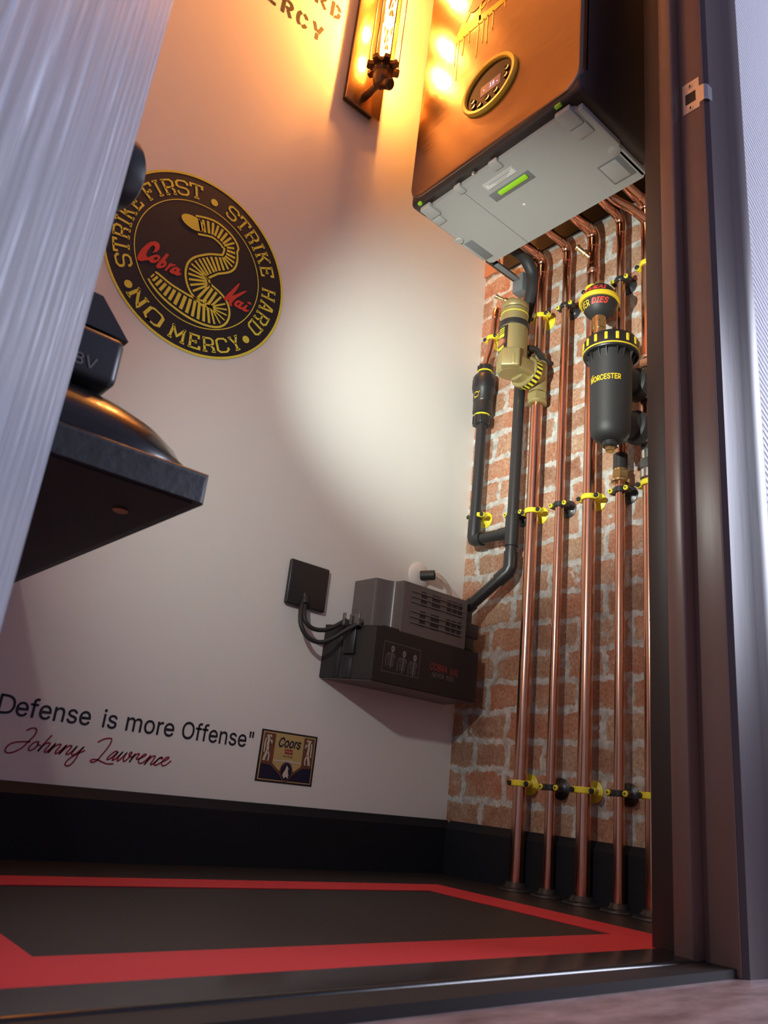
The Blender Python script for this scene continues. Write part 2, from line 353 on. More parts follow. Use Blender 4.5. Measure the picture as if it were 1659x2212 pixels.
try:        # the plain grotesque that ships with Blender, else its default face
    GROT = bpy.data.fonts.load(bpy.utils.resource_path('LOCAL')+'/datafiles/fonts/Inter.woff2')
except Exception:
    GROT = None
def text2d(body, size=1.0, shear=0.0, bold=0.0):
    cu = bpy.data.curves.new('t', 'FONT'); cu.body = body; cu.size = size; cu.shear = shear; cu.resolution_u = 4
    if GROT: cu.font = GROT
    o = bpy.data.objects.new('t', cu); COL.objects.link(o); dg = bpy.context.evaluated_depsgraph_get(); dg.update()
    me = o.evaluated_get(dg).to_mesh(); vs = [(v.co.x, v.co.y) for v in me.vertices]; fs = [list(p.vertices) for p in me.polygons]
    o.evaluated_get(dg).to_mesh_clear(); bpy.data.objects.remove(o); bpy.data.curves.remove(cu); return vs, fs
def text_fit(mb, body, x0, x1, y0, y1, mapf, mi=0, shear=0, bold=0, ref=None):
    """fit the text's own bounds (or those of ref's heights) into the rectangle"""
    vs, fs = text2d(body, 1, shear, bold); xs = [v[0] for v in vs]; ys = [v[1] for v in vs]
    a, b = min(xs), max(xs)
    if ref:
        rv, _ = text2d(ref, 1, shear, bold); ys = [v[1] for v in rv]
    c, d = min(ys), max(ys)
    P = lambda x, y: (x0+(x-a)/(b-a)*(x1-x0), y0+(y-c)/(d-c)*(y1-y0))
    u, v = P((a+b)/2, (c+d)/2); e = (x1-x0)*.01; n = (mapf(u+e, v)-mapf(u, v)).cross(mapf(u, v+e)-mapf(u, v)).normalized()
    for k, (ox, oy) in enumerate(((0, 0),) if not bold else ((bold, 0), (-bold, 0), (0, bold), (0, -bold))):     # heavier strokes: the same glyphs set four times, a hair apart
        mb.add([mapf(*P(x+ox, y+oy))+n*(4e-5*k) for x, y in vs], fs, mi)

# slab capitals, centre lines in a cell 1 high
G = {'S': (.62, [[(.62, .72), (.62, .86), (.48, 1), (.14, 1), (0, .86), (0, .64), (.12, .53), (.50, .47), (.62, .36), (.62, .14), (.48, 0), (.14, 0), (0, .14), (0, .28)]]),
     'T': (.64, [[(.32, 0), (.32, 1)], [(0, .74), (0, 1), (.64, 1), (.64, .74)], [(.16, 0), (.48, 0)]]),
     'R': (.66, [[(.1, 0), (.1, 1)], [(0, 1), (.48, 1), (.62, .86), (.62, .60), (.48, .47), (.1, .47)], [(.44, .47), (.60, .28), (.60, 0)], [(0, 0), (.24, 0)], [(.48, 0), (.7, 0)]]),
     'I': (.30, [[(.15, 0), (.15, 1)], [(0, 0), (.3, 0)], [(0, 1), (.3, 1)]]),
     'K': (.66, [[(.1, 0), (.1, 1)], [(.1, .42), (.56, 1)], [(.28, .60), (.58, 0)], [(0, 0), (.24, 0)], [(0, 1), (.24, 1)], [(.44, 1), (.66, 1)], [(.46, 0), (.70, 0)]]),
     'E': (.60, [[(.1, 0), (.1, 1)], [(0, 1), (.58, 1), (.58, .76)], [(0, 0), (.60, 0), (.60, .24)], [(.1, .5), (.40, .5)], [(.40, .38), (.40, .62)]]),
     'F': (.58, [[(.1, 0), (.1, 1)], [(0, 1), (.58, 1), (.58, .76)], [(0, 0), (.24, 0)], [(.1, .5), (.40, .5)], [(.40, .38), (.40, .62)]]),
     'H': (.68, [[(.1, 0), (.1, 1)], [(.58, 0), (.58, 1)], [(.1, .5), (.58, .5)], [(0, 0), (.22, 0)], [(0, 1), (.22, 1)], [(.46, 0), (.68, 0)], [(.46, 1), (.68, 1)]]),
     'A': (.68, [[(.10, 0), (.30, 1), (.40, 1), (.60, 0)], [(.19, .34), (.51, .34)], [(0, 0), (.24, 0)], [(.46, 0), (.70, 0)]]),
     'D': (.64, [[(.1, 0), (.1, 1)], [(0, 1), (.48, 1), (.62, .86), (.62, .14), (.48, 0), (0, 0)]]),
     'N': (.70, [[(.1, 0), (.1, 1), (.58, 0), (.58, 1)], [(0, 0), (.22, 0)], [(0, 1), (.14, 1)], [(.46, 1), (.70, 1)]]),
     'O': (.62, [[(.14, 0), (.48, 0), (.62, .14), (.62, .86), (.48, 1), (.14, 1), (0, .86), (0, .14), (.14, 0), (.3, 0)]]),
     'M': (.86, [[(.1, 0), (.1, 1), (.43, .3), (.76, 1), (.76, 0)], [(0, 0), (.22, 0)], [(0, 1), (.16, 1)], [(.70, 1), (.86, 1)], [(.64, 0), (.88, 0)]]),
     'C': (.62, [[(.62, .70), (.62, .86), (.48, 1), (.14, 1), (0, .86), (0, .14), (.14, 0), (.48, 0), (.62, .14), (.62, .30)]]),
     'Y': (.68, [[(.34, 0), (.34, .46), (.08, 1)], [(.34, .46), (.60, 1)], [(0, 1), (.22, 1)], [(.46, 1), (.68, 1)], [(.20, 0), (.48, 0)]])}

SIG_A= [[(-0.8569, 0.1676), (-0.8505, 0.1715), (-0.8453, 0.1717), (-0.8431, 0.169), (-0.8444, 0.1622), (-0.8503, 0.1534), (-0.8557, 0.1455), (-0.8622, 0.1397), (-0.8692, 0.1359), (-0.8754, 0.135), (-0.8785, 0.1372), (-0.878, 0.1422), (-0.8736, 0.1474), (-0.8657, 0.1505), (-0.8566, 0.1521), (-0.848, 0.153)], [(-0.8356, 0.1541), (-0.8393, 0.154), (-0.8438, 0.1513), (-0.8471, 0.1465), (-0.8479, 0.1424), (-0.845, 0.1413), (-0.8406, 0.1443), (-0.8373, 0.1491), (-0.8369, 0.1521), (-0.8359, 0.1496), (-0.8322, 0.1497)], [(-0.8202, 0.1656), (-0.8246, 0.1587), (-0.83, 0.1499), (-0.8346, 0.1413), (-0.8298, 0.1492), (-0.8249, 0.1538), (-0.8205, 0.1544), (-0.8211, 0.151), (-0.8249, 0.1446), (-0.8253, 0.1416), (-0.8227, 0.1419), (-0.8173, 0.1477), (-0.8125, 0.1546), (-0.816, 0.1486), (-0.8198, 0.1411), (-0.8145, 0.1488), (-0.8087, 0.1535), (-0.8047, 0.1544), (-0.8057, 0.1505), (-0.8095, 0.1441), (-0.8095, 0.1412), (-0.8067, 0.1422), (-0.8012, 0.148), (-0.7964, 0.1542), (-0.7997, 0.1482), (-0.8038, 0.1412), (-0.7982, 0.1487), (-0.7931, 0.1534), (-0.7886, 0.1543), (-0.7893, 0.1509), (-0.7933, 0.1444), (-0.7938, 0.1418), (-0.7904, 0.1425), (-0.7854, 0.1476), (-0.7807, 0.1545), (-0.784, 0.1485), (-0.786, 0.1437), (-0.7847, 0.1416), (-0.7805, 0.1436), (-0.7753, 0.1487), (-0.7707, 0.1545), (-0.7756, 0.1464), (-0.7783, 0.1378), (-0.7832, 0.1291), (-0.788, 0.126), (-0.7918, 0.1275), (-0.791, 0.132), (-0.7861, 0.1377), (-0.7781, 0.1438), (-0.7673, 0.1503)]]
SIG_B= [[(-0.7512, 0.1637), (-0.7433, 0.1691), (-0.7351, 0.1715), (-0.7309, 0.1706), (-0.7316, 0.1639), (-0.7363, 0.154), (-0.742, 0.1449), (-0.7451, 0.1397), (-0.7501, 0.1356), (-0.7547, 0.1351), (-0.756, 0.137), (-0.7526, 0.1389), (-0.7449, 0.1389), (-0.7383, 0.1368), (-0.73, 0.1349), (-0.7201, 0.1359)], [(-0.717, 0.1529), (-0.72, 0.1542), (-0.725, 0.1508), (-0.7305, 0.1445), (-0.7315, 0.1412), (-0.7282, 0.1419), (-0.7223, 0.147), (-0.717, 0.1529), (-0.7206, 0.1472), (-0.7231, 0.142), (-0.7218, 0.141), (-0.7165, 0.1452), (-0.7097, 0.1541), (-0.7136, 0.1479), (-0.7155, 0.142), (-0.7138, 0.141), (-0.7087, 0.146), (-0.7028, 0.1536), (-0.7055, 0.148), (-0.706, 0.1422), (-0.704, 0.1412), (-0.6995, 0.1453), (-0.695, 0.1532), (-0.6955, 0.1557), (-0.6985, 0.1529), (-0.6978, 0.1496), (-0.693, 0.1485), (-0.6891, 0.1535), (-0.6926, 0.1469), (-0.6958, 0.1408), (-0.6912, 0.1487), (-0.6859, 0.1538), (-0.6823, 0.1542), (-0.6842, 0.1503), (-0.6858, 0.1472), (-0.6834, 0.1466), (-0.6775, 0.1493), (-0.6719, 0.1533), (-0.6719, 0.1553), (-0.6764, 0.1528), (-0.6813, 0.1456), (-0.6804, 0.1415), (-0.6766, 0.1411), (-0.671, 0.145), (-0.6635, 0.1537), (-0.6668, 0.1471), (-0.6708, 0.14), (-0.6651, 0.1481), (-0.6597, 0.1533), (-0.6555, 0.1538), (-0.6576, 0.1481), (-0.6609, 0.1419), (-0.6588, 0.1411), (-0.6526, 0.1469), (-0.6471, 0.1525), (-0.643, 0.1534), (-0.6435, 0.1512), (-0.6479, 0.1516), (-0.6539, 0.1443), (-0.6545, 0.1408), (-0.6504, 0.1413), (-0.6429, 0.1462), (-0.6344, 0.1513), (-0.6322, 0.1546), (-0.6368, 0.1536), (-0.6421, 0.1471), (-0.6421, 0.1425), (-0.6389, 0.1411), (-0.6337, 0.1438), (-0.6273, 0.15)]]
COB= [[(-0.8488, 0.9989), (-0.8465, 1.0054), (-0.846, 1.0117), (-0.8478, 1.0148), (-0.8507, 1.0143), (-0.8546, 1.0081), (-0.8581, 0.9967), (-0.8581, 0.9883), (-0.8557, 0.9859), (-0.8523, 0.9875), (-0.8484, 0.9936), (-0.8408, 1.0003), (-0.8349, 1.0012), (-0.8325, 0.9975), (-0.8341, 0.9906), (-0.8393, 0.9833), (-0.8445, 0.9794), (-0.849, 0.9793), (-0.8517, 0.9815), (-0.8569, 0.978), (-0.8644, 0.9719), (-0.8694, 0.9711), (-0.8722, 0.974), (-0.872, 0.9825), (-0.8685, 0.9964), (-0.8619, 1.0105), (-0.8557, 1.0195), (-0.8485, 1.0247), (-0.8416, 1.0246), (-0.8382, 1.0198), (-0.8387, 1.0117), (-0.8425, 1.0044)], [(-0.8441, 0.9881), (-0.8411, 0.9878), (-0.8374, 0.992), (-0.8371, 0.9956), (-0.8398, 0.9957), (-0.8435, 0.9919)], [(-0.8238, 1.0138), (-0.8189, 1.0125), (-0.8236, 0.9985), (-0.8198, 0.9956), (-0.8193, 0.9898), (-0.8225, 0.9829), (-0.8288, 0.9771), (-0.8344, 0.9747), (-0.8368, 0.9771), (-0.8355, 0.983), (-0.8307, 0.996)], [(-0.8294, 0.9831), (-0.826, 0.9851), (-0.8241, 0.9888), (-0.8257, 0.9908), (-0.8286, 0.9866)], [(-0.814, 0.9973), (-0.8109, 0.9991), (-0.8087, 0.9978), (-0.8039, 1.001), (-0.8021, 0.9999), (-0.8051, 0.996), (-0.8111, 0.9912), (-0.8143, 0.9843), (-0.8175, 0.9777), (-0.8206, 0.978), (-0.8173, 0.9876)], [(-0.8, 0.9977), (-0.7918, 0.996), (-0.7938, 0.9909), (-0.7925, 0.9882), (-0.7888, 0.9895), (-0.7889, 0.986), (-0.7962, 0.9801), (-0.8018, 0.9804), (-0.8069, 0.9787), (-0.8115, 0.9803), (-0.8101, 0.9863), (-0.8053, 0.9933)], [(-0.8033, 0.9872), (-0.8008, 0.9869), (-0.7995, 0.9898), (-0.8013, 0.9909), (-0.8032, 0.9889)]]
KAI= [[(-0.6753, 1.0313), (-0.673, 1.0311), (-0.6754, 1.0204), (-0.6785, 1.0106), (-0.6838, 0.998), (-0.6772, 1.0039), (-0.6689, 1.0131), (-0.6613, 1.021), (-0.6552, 1.0246), (-0.6587, 1.0192), (-0.6667, 1.0079), (-0.6738, 0.9983), (-0.6792, 0.9885), (-0.6814, 0.9816), (-0.6804, 0.9782), (-0.6787, 0.9765), (-0.6821, 0.9755), (-0.6868, 0.977), (-0.6888, 0.9799), (-0.6887, 0.9862), (-0.6929, 0.9825), (-0.6958, 0.9809), (-0.6995, 0.9826), (-0.6995, 0.9854), (-0.6946, 0.9938), (-0.6863, 1.0104), (-0.6799, 1.0232)], [(-0.6694, 0.9958), (-0.6657, 0.9967), (-0.6627, 0.9957), (-0.6579, 0.9971), (-0.6569, 0.9953), (-0.6599, 0.9903), (-0.662, 0.9852), (-0.6604, 0.984), (-0.6574, 0.9862), (-0.654, 0.9917), (-0.6513, 0.9955), (-0.6474, 0.9947), (-0.6505, 0.9884), (-0.6505, 0.9855), (-0.6476, 0.9851), (-0.6435, 0.9875), (-0.6432, 0.986), (-0.6458, 0.982), (-0.6521, 0.979), (-0.6567, 0.9794), (-0.6591, 0.9804), (-0.6633, 0.9788), (-0.6674, 0.9797), (-0.6724, 0.9794), (-0.6766, 0.9813), (-0.6764, 0.986), (-0.6737, 0.992)], [(-0.6684, 0.9849), (-0.6658, 0.9888), (-0.6651, 0.9921), (-0.6675, 0.9914), (-0.6701, 0.9877), (-0.6706, 0.9848)], [(-0.651, 1.0014), (-0.6444, 1.0056), (-0.6403, 1.0008), (-0.6452, 0.9993), (-0.6492, 0.9995)]]

# ================================================================== SETTING
ZC = 2.42; XL = -1.24; YF = -0.641; YO = -0.741; XJ = -0.287; XH = -1.125; ZD = 2.02
def quick(name, lo, hi, m, r=0): return struct(MB().box(lo, hi, r).build(name, m))
quick('floor', (XL-.1, YF-.10, -.03), (.1, .1, 0), 'floor_black')
quick('wall_back', (XL-.1, 0, -.03), (.1, .1, ZC), 'white_wall')
quick('wall_right', (0, YF, -.03), (.1, 0, ZC), 'brick')
quick('wall_left', (XL-.1, YF, -.03), (XL, 0, ZC), 'white_wall')
quick('ceiling', (XL-.1, YO, ZC), (.1, .1, ZC+.08), 'ceiling')
# front wall: closet side plaster, hall side rippled wallpaper; solid pieces round the doorway
fw = MB()
for lo, hi in (((XJ+.022, YO+.004, -.03), (.1, YF, ZC)), ((XL-.1, YO+.004, -.03), (XH-.022, YF, ZC)), ((XH-.022, YO+.004, ZD+.022), (XJ+.022, YF, ZC))): fw.box(lo, hi)
struct(fw.build('wall_front', 'white_wall'))
hw = MB()
for lo, hi in (((XJ+.022, YO-.004, -.03), (2.2, YO+.004, 2.6)), ((-3.2, YO-.004, -.03), (XH-.022, YO+.004, 2.6)), ((XH-.022, YO-.004, ZD+.022), (XJ+.022, YO+.004, 2.6))): hw.box(lo, hi)
struct(hw.build('wall_hall', 'ripple'))
struct(MB().box((-3.2, -4.2, -.05), (2.2, YO+.02, -.009)).build('floor_hall', 'hall_floor'))
# skirtings with a small chamfered top
def skirting(name, a, b, n):
    a = V(*a); b = V(*b); n = V(*n); m = MB(); pr = [(0, 0), (.016, 0), (.016, .0845), (.0145, .0860), (.005, .0985), (.003, .099), (0, .099)]
    vs = [a+n*d+V(0, 0, h) for d, h in pr]+[b+n*d+V(0, 0, h) for d, h in pr]; k = len(pr)
    m.add(vs, [list(range(k)), list(range(k, 2*k))]+[[i, (i+1) % k, k+(i+1) % k, k+i] for i in range(k)])
    return struct(m.build(name, 'black_paint', angle=20))
skirting('baseboard_back', (XL, 0, 0), (-.001, 0, 0), (0, -1, 0)); skirting('baseboard_right', (0, -.016, 0), (0, YF, 0), (-1, 0, 0))
# door frame: lining, stop and architrave on the right, the same on the left, head across the top
struct(MB().box((XJ, YO-.0045, -.009), (XJ+.022, -.668, ZD), .0015).build('trim_1', 'brown_gloss'))
struct(MB().box((XJ, -.668, -.002), (XJ+.022, YF+.002, ZD), .0015).build('trim_2', 'lining_dark'))
struct(MB().box((XJ-.027, -.706, -.002), (XJ+.0005, -.682, ZD), .003).build('trim_3', 'brown_gloss'))
am = MB(); ap = [(-.003, 0), (-.003, -.001), (.004, -.0055), (.058, -.009), (.070, -.014), (.094, -.016), (.106, -.012), (.112, -.004), (.112, 0)]
vs = [(XJ+.006+x, YO-.004+y, -.009) for x, y in ap]+[(XJ+.006+x, YO-.004+y, 2.10) for x, y in ap]; k = len(ap)
am.add(vs, [list(range(k)), list(range(k, 2*k))]+[[i, (i+1) % k, k+(i+1) % k, k+i] for i in range(k)])
struct(am.build('trim_4', 'brown_dark', angle=25))
struct(MB().box((XH-.022, YO+.002, -.002), (XH, YF+.002, ZD), .0015).build('trim_5', 'brown_gloss'))
struct(MB().box((XH-.022, YO+.002, ZD), (XJ+.022, YF+.002, ZD+.022), .0015).build('trim_6', 'brown_gloss'))
struct(MB().box((XH-.112, YO-.026, -.009), (XH-.006, YO-.004, 2.10), .004).build('trim_7', 'brown_dark'))
# threshold: a black board with a rounded nose, standing a little proud of the hall floor
sm = MB(); sp = [(-.652, 0.0006), (-.652, .003)]+[(-.702-.006*math.sin(PI/2*i/8), -.0032+.006*math.cos(PI/2*i/8)) for i in range(9)]+[(-.708, -.0095), (-.652, -.0095)]
vs = [(XH, y, z) for y, z in sp]+[(XJ, y, z) for y, z in sp]; k = len(sp)
sm.add(vs, [list(range(k)), list(range(k, 2*k))]+[[i, (i+1) % k, k+(i+1) % k, k+i] for i in range(k)])
struct(sm.build('trim_8', 'sill_black', angle=14))
# door leaf, hinged on the left and thrown right back into the hall
th = math.radians(23); hx, hy = -1.109, -.757
dx = V(-math.sin(th), -math.cos(th), 0); nx = V(math.cos(th), -math.sin(th), 0)
dm = bmesh.new(); bmesh.ops.create_cube(dm, size=1)
for v in dm.verts: v.co = (v.co.x*.76+.38, v.co.y*.038+.019, (v.co.z+.5)*1.99)
bmesh.ops.bevel(dm, geom=dm.edges[:], offset=.002, segments=2, affect='EDGES', profile=.5)
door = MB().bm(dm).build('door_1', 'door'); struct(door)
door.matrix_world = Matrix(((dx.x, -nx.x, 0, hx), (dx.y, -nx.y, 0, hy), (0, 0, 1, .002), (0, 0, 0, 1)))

# red border laid on the black floor, mitred at the corners, inner edge cut square
rt = MB(); z0 = .0006
out = [(-1.063, -.650), (-.180, -.650), (-.180, -.168), (-1.063, -.168)]; inn = [(-.983, -.566), (-.259, -.566), (-.262, -.236), (-.983, -.236)]
zz = lambda x, y: V(x, y, z0)
vs = [V(x, y, .0002) for x, y in out+inn]+[V(x, y, .0012) for x, y in out+inn]; fs = []
for i in range(4):
    j = (i+1) % 4; fs += [[8+i, 8+j, 12+j, 12+i], [i, j, 8+j, 8+i], [4+i, 4+j, 12+j, 12+i]]
rt.add(vs, fs); tag(rt.build('floor_border', 'red_tape', fix=True), 'broad red border strip stuck on the black closet floor', 'floor tape')

# ================================================================== WALL LETTERING AND STICKERS
def wallmap(e): return lambda x, z: V(x, -e, z)
W1, W2, W3 = wallmap(.0006), wallmap(.0011), wallmap(.0016)
q = MB()
for w, a, b, ref, y0, y1 in (('efense', -.8785, -.7700, 'ef', .1854, .2130), ('is', -.7508, -.7284, 'is', .1858, .2128), ('more', -.7132, -.6325, 'more', .1858, .2064), ('Offense"', -.6180, -.4834, 'Of', .1858, .2134)):
    text_fit(q, w, a, b, y0, y1, W1, ref=ref, bold=.006)
dz0, dz1 = .1858, .2125
q.ribbon([(-.9012, dz0), (-.9012, dz1)], .0036, W1)
q.ribbon(cat2([(-.9012, dz1-.0016), (-.8930, dz1-.0016), (-.8860, dz1-.0038), (-.8822, (dz0+dz1)/2+.004), (-.8822, (dz0+dz1)/2-.004), (-.8860, dz0+.0038), (-.8930, dz0+.0016), (-.9012, dz0+.0016)], 6), .0034, W1)
tag(q.build('quote_lettering', 'ink_black'), 'black sans-serif quote lettering low on the white wall', 'lettering')
sg = MB()
for l in SIG_A+SIG_B: sg.ribbon(cat2(l, 6), .0021, W1)
tag(sg.build('signature_lettering', 'ink_red'), 'crimson handwritten signature on white wall beneath the black quote', 'lettering')

# stencilled words near the lamp (their beginnings lie outside the view)
st = MB()
def sten(poly): st.fill([poly], W1)
sw = .0092
def sr(pts, w=sw): st.ribbon(pts, w, W1)
zb = 1.7395; zt = 1.786; h = zt-zb
# E
sr([(-.7400, zb), (-.7400, zb+h*.46)]); sr([(-.7400, zb+h*.56), (-.7400, zt)]); sr([(-.7335, zb+.0045), (-.7190, zb+.0045)]); sr([(-.7335, zt-.0045), (-.7200, zt-.0045)]); sr([(-.7335, zb+h*.51), (-.7225, zb+h*.51)])
# R
sr([(-.7010, zb), (-.7010, zt)]); sr(cat2([(-.6945, zt-.0045), (-.685, zt-.0055), (-.6795, zt-.014), (-.685, zb+.023), (-.6945, zb+.0215)], 6)); sr([(-.6885, zb+.0175), (-.6790, zb)])
# C
sr(cat2([(-.6545, zb+.004), (-.6600, zb+.013), (-.6610, zb+h/2), (-.6600, zt-.013), (-.6545, zt-.004)], 6)); sr(cat2([(-.6480, zt-.0045), (-.6415, zt-.008), (-.6385, zt-.015)], 5)); sr(cat2([(-.6480, zb+.0045), (-.6415, zb+.008), (-.6385, zb+.015)], 5))
# Y
sr([(-.6075, zb), (-.6075, zb+h*.40)]); sr([(-.6195, zt), (-.6105, zb+h*.50)]); sr([(-.5955, zt), (-.6050, zb+h*.46)])
tag(st.build('stencil_lettering', 'ink_stencil'), 'brown-black stencil letters of the lower line, left of the wall lamp', 'lettering')
st = MB(); zb = 1.842; zt = 1.888; h = zt-zb
sr([(-.6240, zb), (-.6240, zt)]); sr(cat2([(-.6175, zt-.0045), (-.608, zt-.0055), (-.6025, zt-.014), (-.608, zb+.023), (-.6175, zb+.0215)], 6)); sr([(-.6115, zb+.0175), (-.5980, zb)])
sr([(-.5790, zb), (-.5790, zt)]); sr(cat2([(-.5715, zt-.0045), (-.5620, zt-.009), (-.5590, zt-.018)], 5)); sr(cat2([(-.5590, zb+.022), (-.5615, zb+.010), (-.5690, zb+.0045), (-.5715, zb+.0045)], 5))
tag(st.build('stencil_lettering', 'ink_stencil'), 'brown-black stencil letters of the upper line, beside the glowing lamp', 'lettering')

# round sticker
cx, cz, Rr_ = -.7589, 1.0267, .1845
rs = thing('round_sticker', (cx, 0, cz), 'big round black and yellow sticker of a snake with ring lettering on white wall', 'sticker')
pol = lambda r, a: (cx+r*Rr_*math.cos(a), cz+r*Rr_*math.sin(a))
ring = lambda r, n=96: [pol(r, 2*PI*i/n) for i in range(n)]
def solid(name, loops, e, m, parent): return MB().fill(loops, wallmap(e)).build(name, m, parent)
base = solid('backing', [ring(1.0)], .0006, 'sticker_black', rs)
rm = MB(); rm.fill([ring(1.0), ring(.974)], W2); rm.ribbon(ring(.688), .0019, W2, closed=True); rm.build('rim', 'sticker_yellow', rs)
lt = MB()
def arctext(word, a_start, a_end, r0, r1, top=True):
    gap = .20; tot = sum(G[c][0] for c in word)+gap*(len(word)-1); x = 0
    for c in word:
        w_, strokes = G[c]
        for s_ in strokes:
            def mp(u, v, x=x):
                t = (x+u)/tot; a = math.radians(a_start+(a_end-a_start)*t); r = r0+(r1-r0)*v if top else r1-(r1-r0)*v
                p = pol(r, a); return W2(*p)
            lt.ribbon(s_, .135, mp, step=.12)
        x += w_+gap
arctext('STRIKE', 211, 156, .745, .895); arctext('FIRST', 148, 100, .745, .895)
arctext('STRIKE', 77.5, 21, .745, .895); arctext('HARD', 10, -31, .745, .895)
arctext('NO', -133, -107, .785, .925, False); arctext('MERCY', -100, -46, .785, .925, False)
for a, r in ((89.3, .79), (-40.5, .86), (-137, .865)):
    c0 = pol(r, math.radians(a)); lt.fill([[(c0[0]+.0075*math.cos(t*PI/10), c0[1]+.0075*math.sin(t*PI/10)) for t in range(20)]], W2)
plabel(lt.build('ring_lettering', 'sticker_yellow', rs), 'yellow block capitals round the ring')
cw = MB(); cw.fill(COB[:2], W3); cw.fill(COB[2:4], W3); cw.fill(COB[4:5], W3); cw.fill(COB[5:7], W3); plabel(cw.build('brush_lettering', 'sticker_red', rs), 'red brush lettering of the first word'); cw = MB(); cw.fill([KAI[0]], W3); cw.fill(KAI[1:3], W3); cw.fill(KAI[3:4], W3)
plabel(cw.build('brush_lettering', 'sticker_red', rs), 'red brush lettering of the second word')
# plain coiled snake in the middle: a banded body winding upwards
sn = MB(); ctl = [(-.44, -.38), (-.24, -.47), (.04, -.51), (.26, -.46), (.26, -.34), (.06, -.25), (.00, -.08), (.12, .07), (.29, .20), (.27, .40), (.08, .48), (-.12, .42)]
body = cat2([(cx+a*Rr_, cz+b*Rr_) for a, b in ctl], 14); nb = len(body)
wid = lambda t: (.010+.030*math.sin(PI*min(1, t*1.15)**.8) if t < .8 else .026)
for i in range(0, nb-3, 3):
    a, b = Vector(body[i]), Vector(body[min(i+2, nb-1)]); b = a.lerp(b, .86); t = i/nb; d = (b-a).normalized(); n_ = Vector((-d.y, d.x)); w_ = wid(t)/2
    sn.fill([[a+n_*w_*.8, a+n_*w_, b+n_*w_, b+n_*w_*.7, b-n_*w_*.7, b-n_*w_, a-n_*w_]], W3)
hc = Vector(body[-1]); sn.fill([[(hc.x-.006+.021*math.cos(t*PI/12)*(1.25 if math.cos(t*PI/12) < 0 else 1), hc.y+.014*math.sin(t*PI/12)) for t in range(24)]], W3)
edge = [Vector(p) for p in body]
for sgn in (1, -1):
    off = []
    for i in range(0, nb, 2):
        d = (edge[min(i+1, nb-1)]-edge[max(i-1, 0)]).normalized(); n_ = Vector((-d.y, d.x)); off.append(tuple(edge[i]+n_*sgn*(wid(i/nb)/2+.0055)))
    sn.ribbon(off, .0042, W2)
plabel(sn.build('snake_print', 'sticker_yellow', rs), 'yellow banded snake print')

# square beer label
bl = thing('beer_label_sticker', (-.408, 0, .177), 'small square black-edged gold and navy beer label sticker', 'sticker')
bx0, bx1, bz0, bz1 = -.4683, -.3483, .1340, .2204
BM = lambda e: (lambda u, v: V(bx0+(bx1-bx0)*u, -e, bz0+(bz1-bz0)*v))
rect = lambda a, b, c, d: [(a, c), (b, c), (b, d), (a, d)]
MB().fill([rect(0, 1, 0, 1)], BM(.0006)).build('backing', 'sticker_black', bl)
b1 = MB(); b1.fill([rect(.032, .968, .035, .965)], BM(.0009), 0); b1.fill([rect(.05, .95, .058, .942)], BM(.0012), 1)
b1.fill([rect(.05, .95, .058, .365)], BM(.0015), 2)
b1.fill([[(.05, .36), (.24, .36), (.5, .10), (.76, .36), (.95, .36), (.95, .345), (.78, .33), (.5, .058), (.22, .33), (.05, .345)]], BM(.0018), 1)
b1.fill([[(.245, .942), (.245, .365), (.36, .25), (.5, .17), (.64, .25), (.755, .365), (.755, .942)]], BM(.0021), 0)
b1.fill([[(.5+.115*math.cos(t*PI/14), .235+.185*math.sin(t*PI/14)) for t in range(28)]], BM(.0024), 1)
b1.fill([[(.5+.095*math.cos(t*PI/14), .235+.165*math.sin(t*PI/14)) for t in range(28)]], BM(.0027), 2)
b1.fill([[(.47, .10), (.44, .16), (.455, .22), (.48, .27), (.50, .36), (.535, .30), (.53, .24), (.55, .17), (.54, .10), (.51, .14)]], BM(.0030), 3)
b1.fill([rect(.26, .74, .415, .440)], BM(.0024), 3); b1.fill([rect(.40, .60, .430, .455)], BM(.0027), 3)
b1.fill([[(.43, .668), (.57, .668), (.575, .575), (.435, .575)]], BM(.0024), 4)
for sx in (.10, .86):      # pale rampant beasts on the brown side panels
    for pl in ([(.0, .90), (.03, .82), (.02, .72), (.03, .62), (.0, .50), (-.02, .40)], [(.03, .88), (.06, .90), (.07, .86)], [(.04, .78), (.085, .80), (.09, .74)], [(.04, .60), (.07, .50), (.06, .40)], [(-.02, .84), (-.035, .74), (-.03, .62), (-.035, .56)]):
        k = 1 if sx < .5 else -1
        b1.ribbon(cat2([(sx+(.03+a*.9-.025)*k+(.0 if k > 0 else .02), b) for a, b in pl], 5), .042 if pl[0][1] == .90 else .024, BM(.0021), 3)
b1.build('print', ['label_tan', 'label_brown', 'label_navy', 'label_cream', 'label_red'], bl)
bt = MB(); text_fit(bt, 'Coors', .31, .70, .70, .885, BM(.0026), 0, shear=.28, bold=.018); text_fit(bt, 'BEER', .41, .58, .512, .545, BM(.0026), 1); text_fit(bt, 'Banquet', .445, .565, .595, .645, BM(.0028), 2, shear=.2)
bt.build('lettering', ['label_navy', 'label_brown', 'label_cream'], bl)

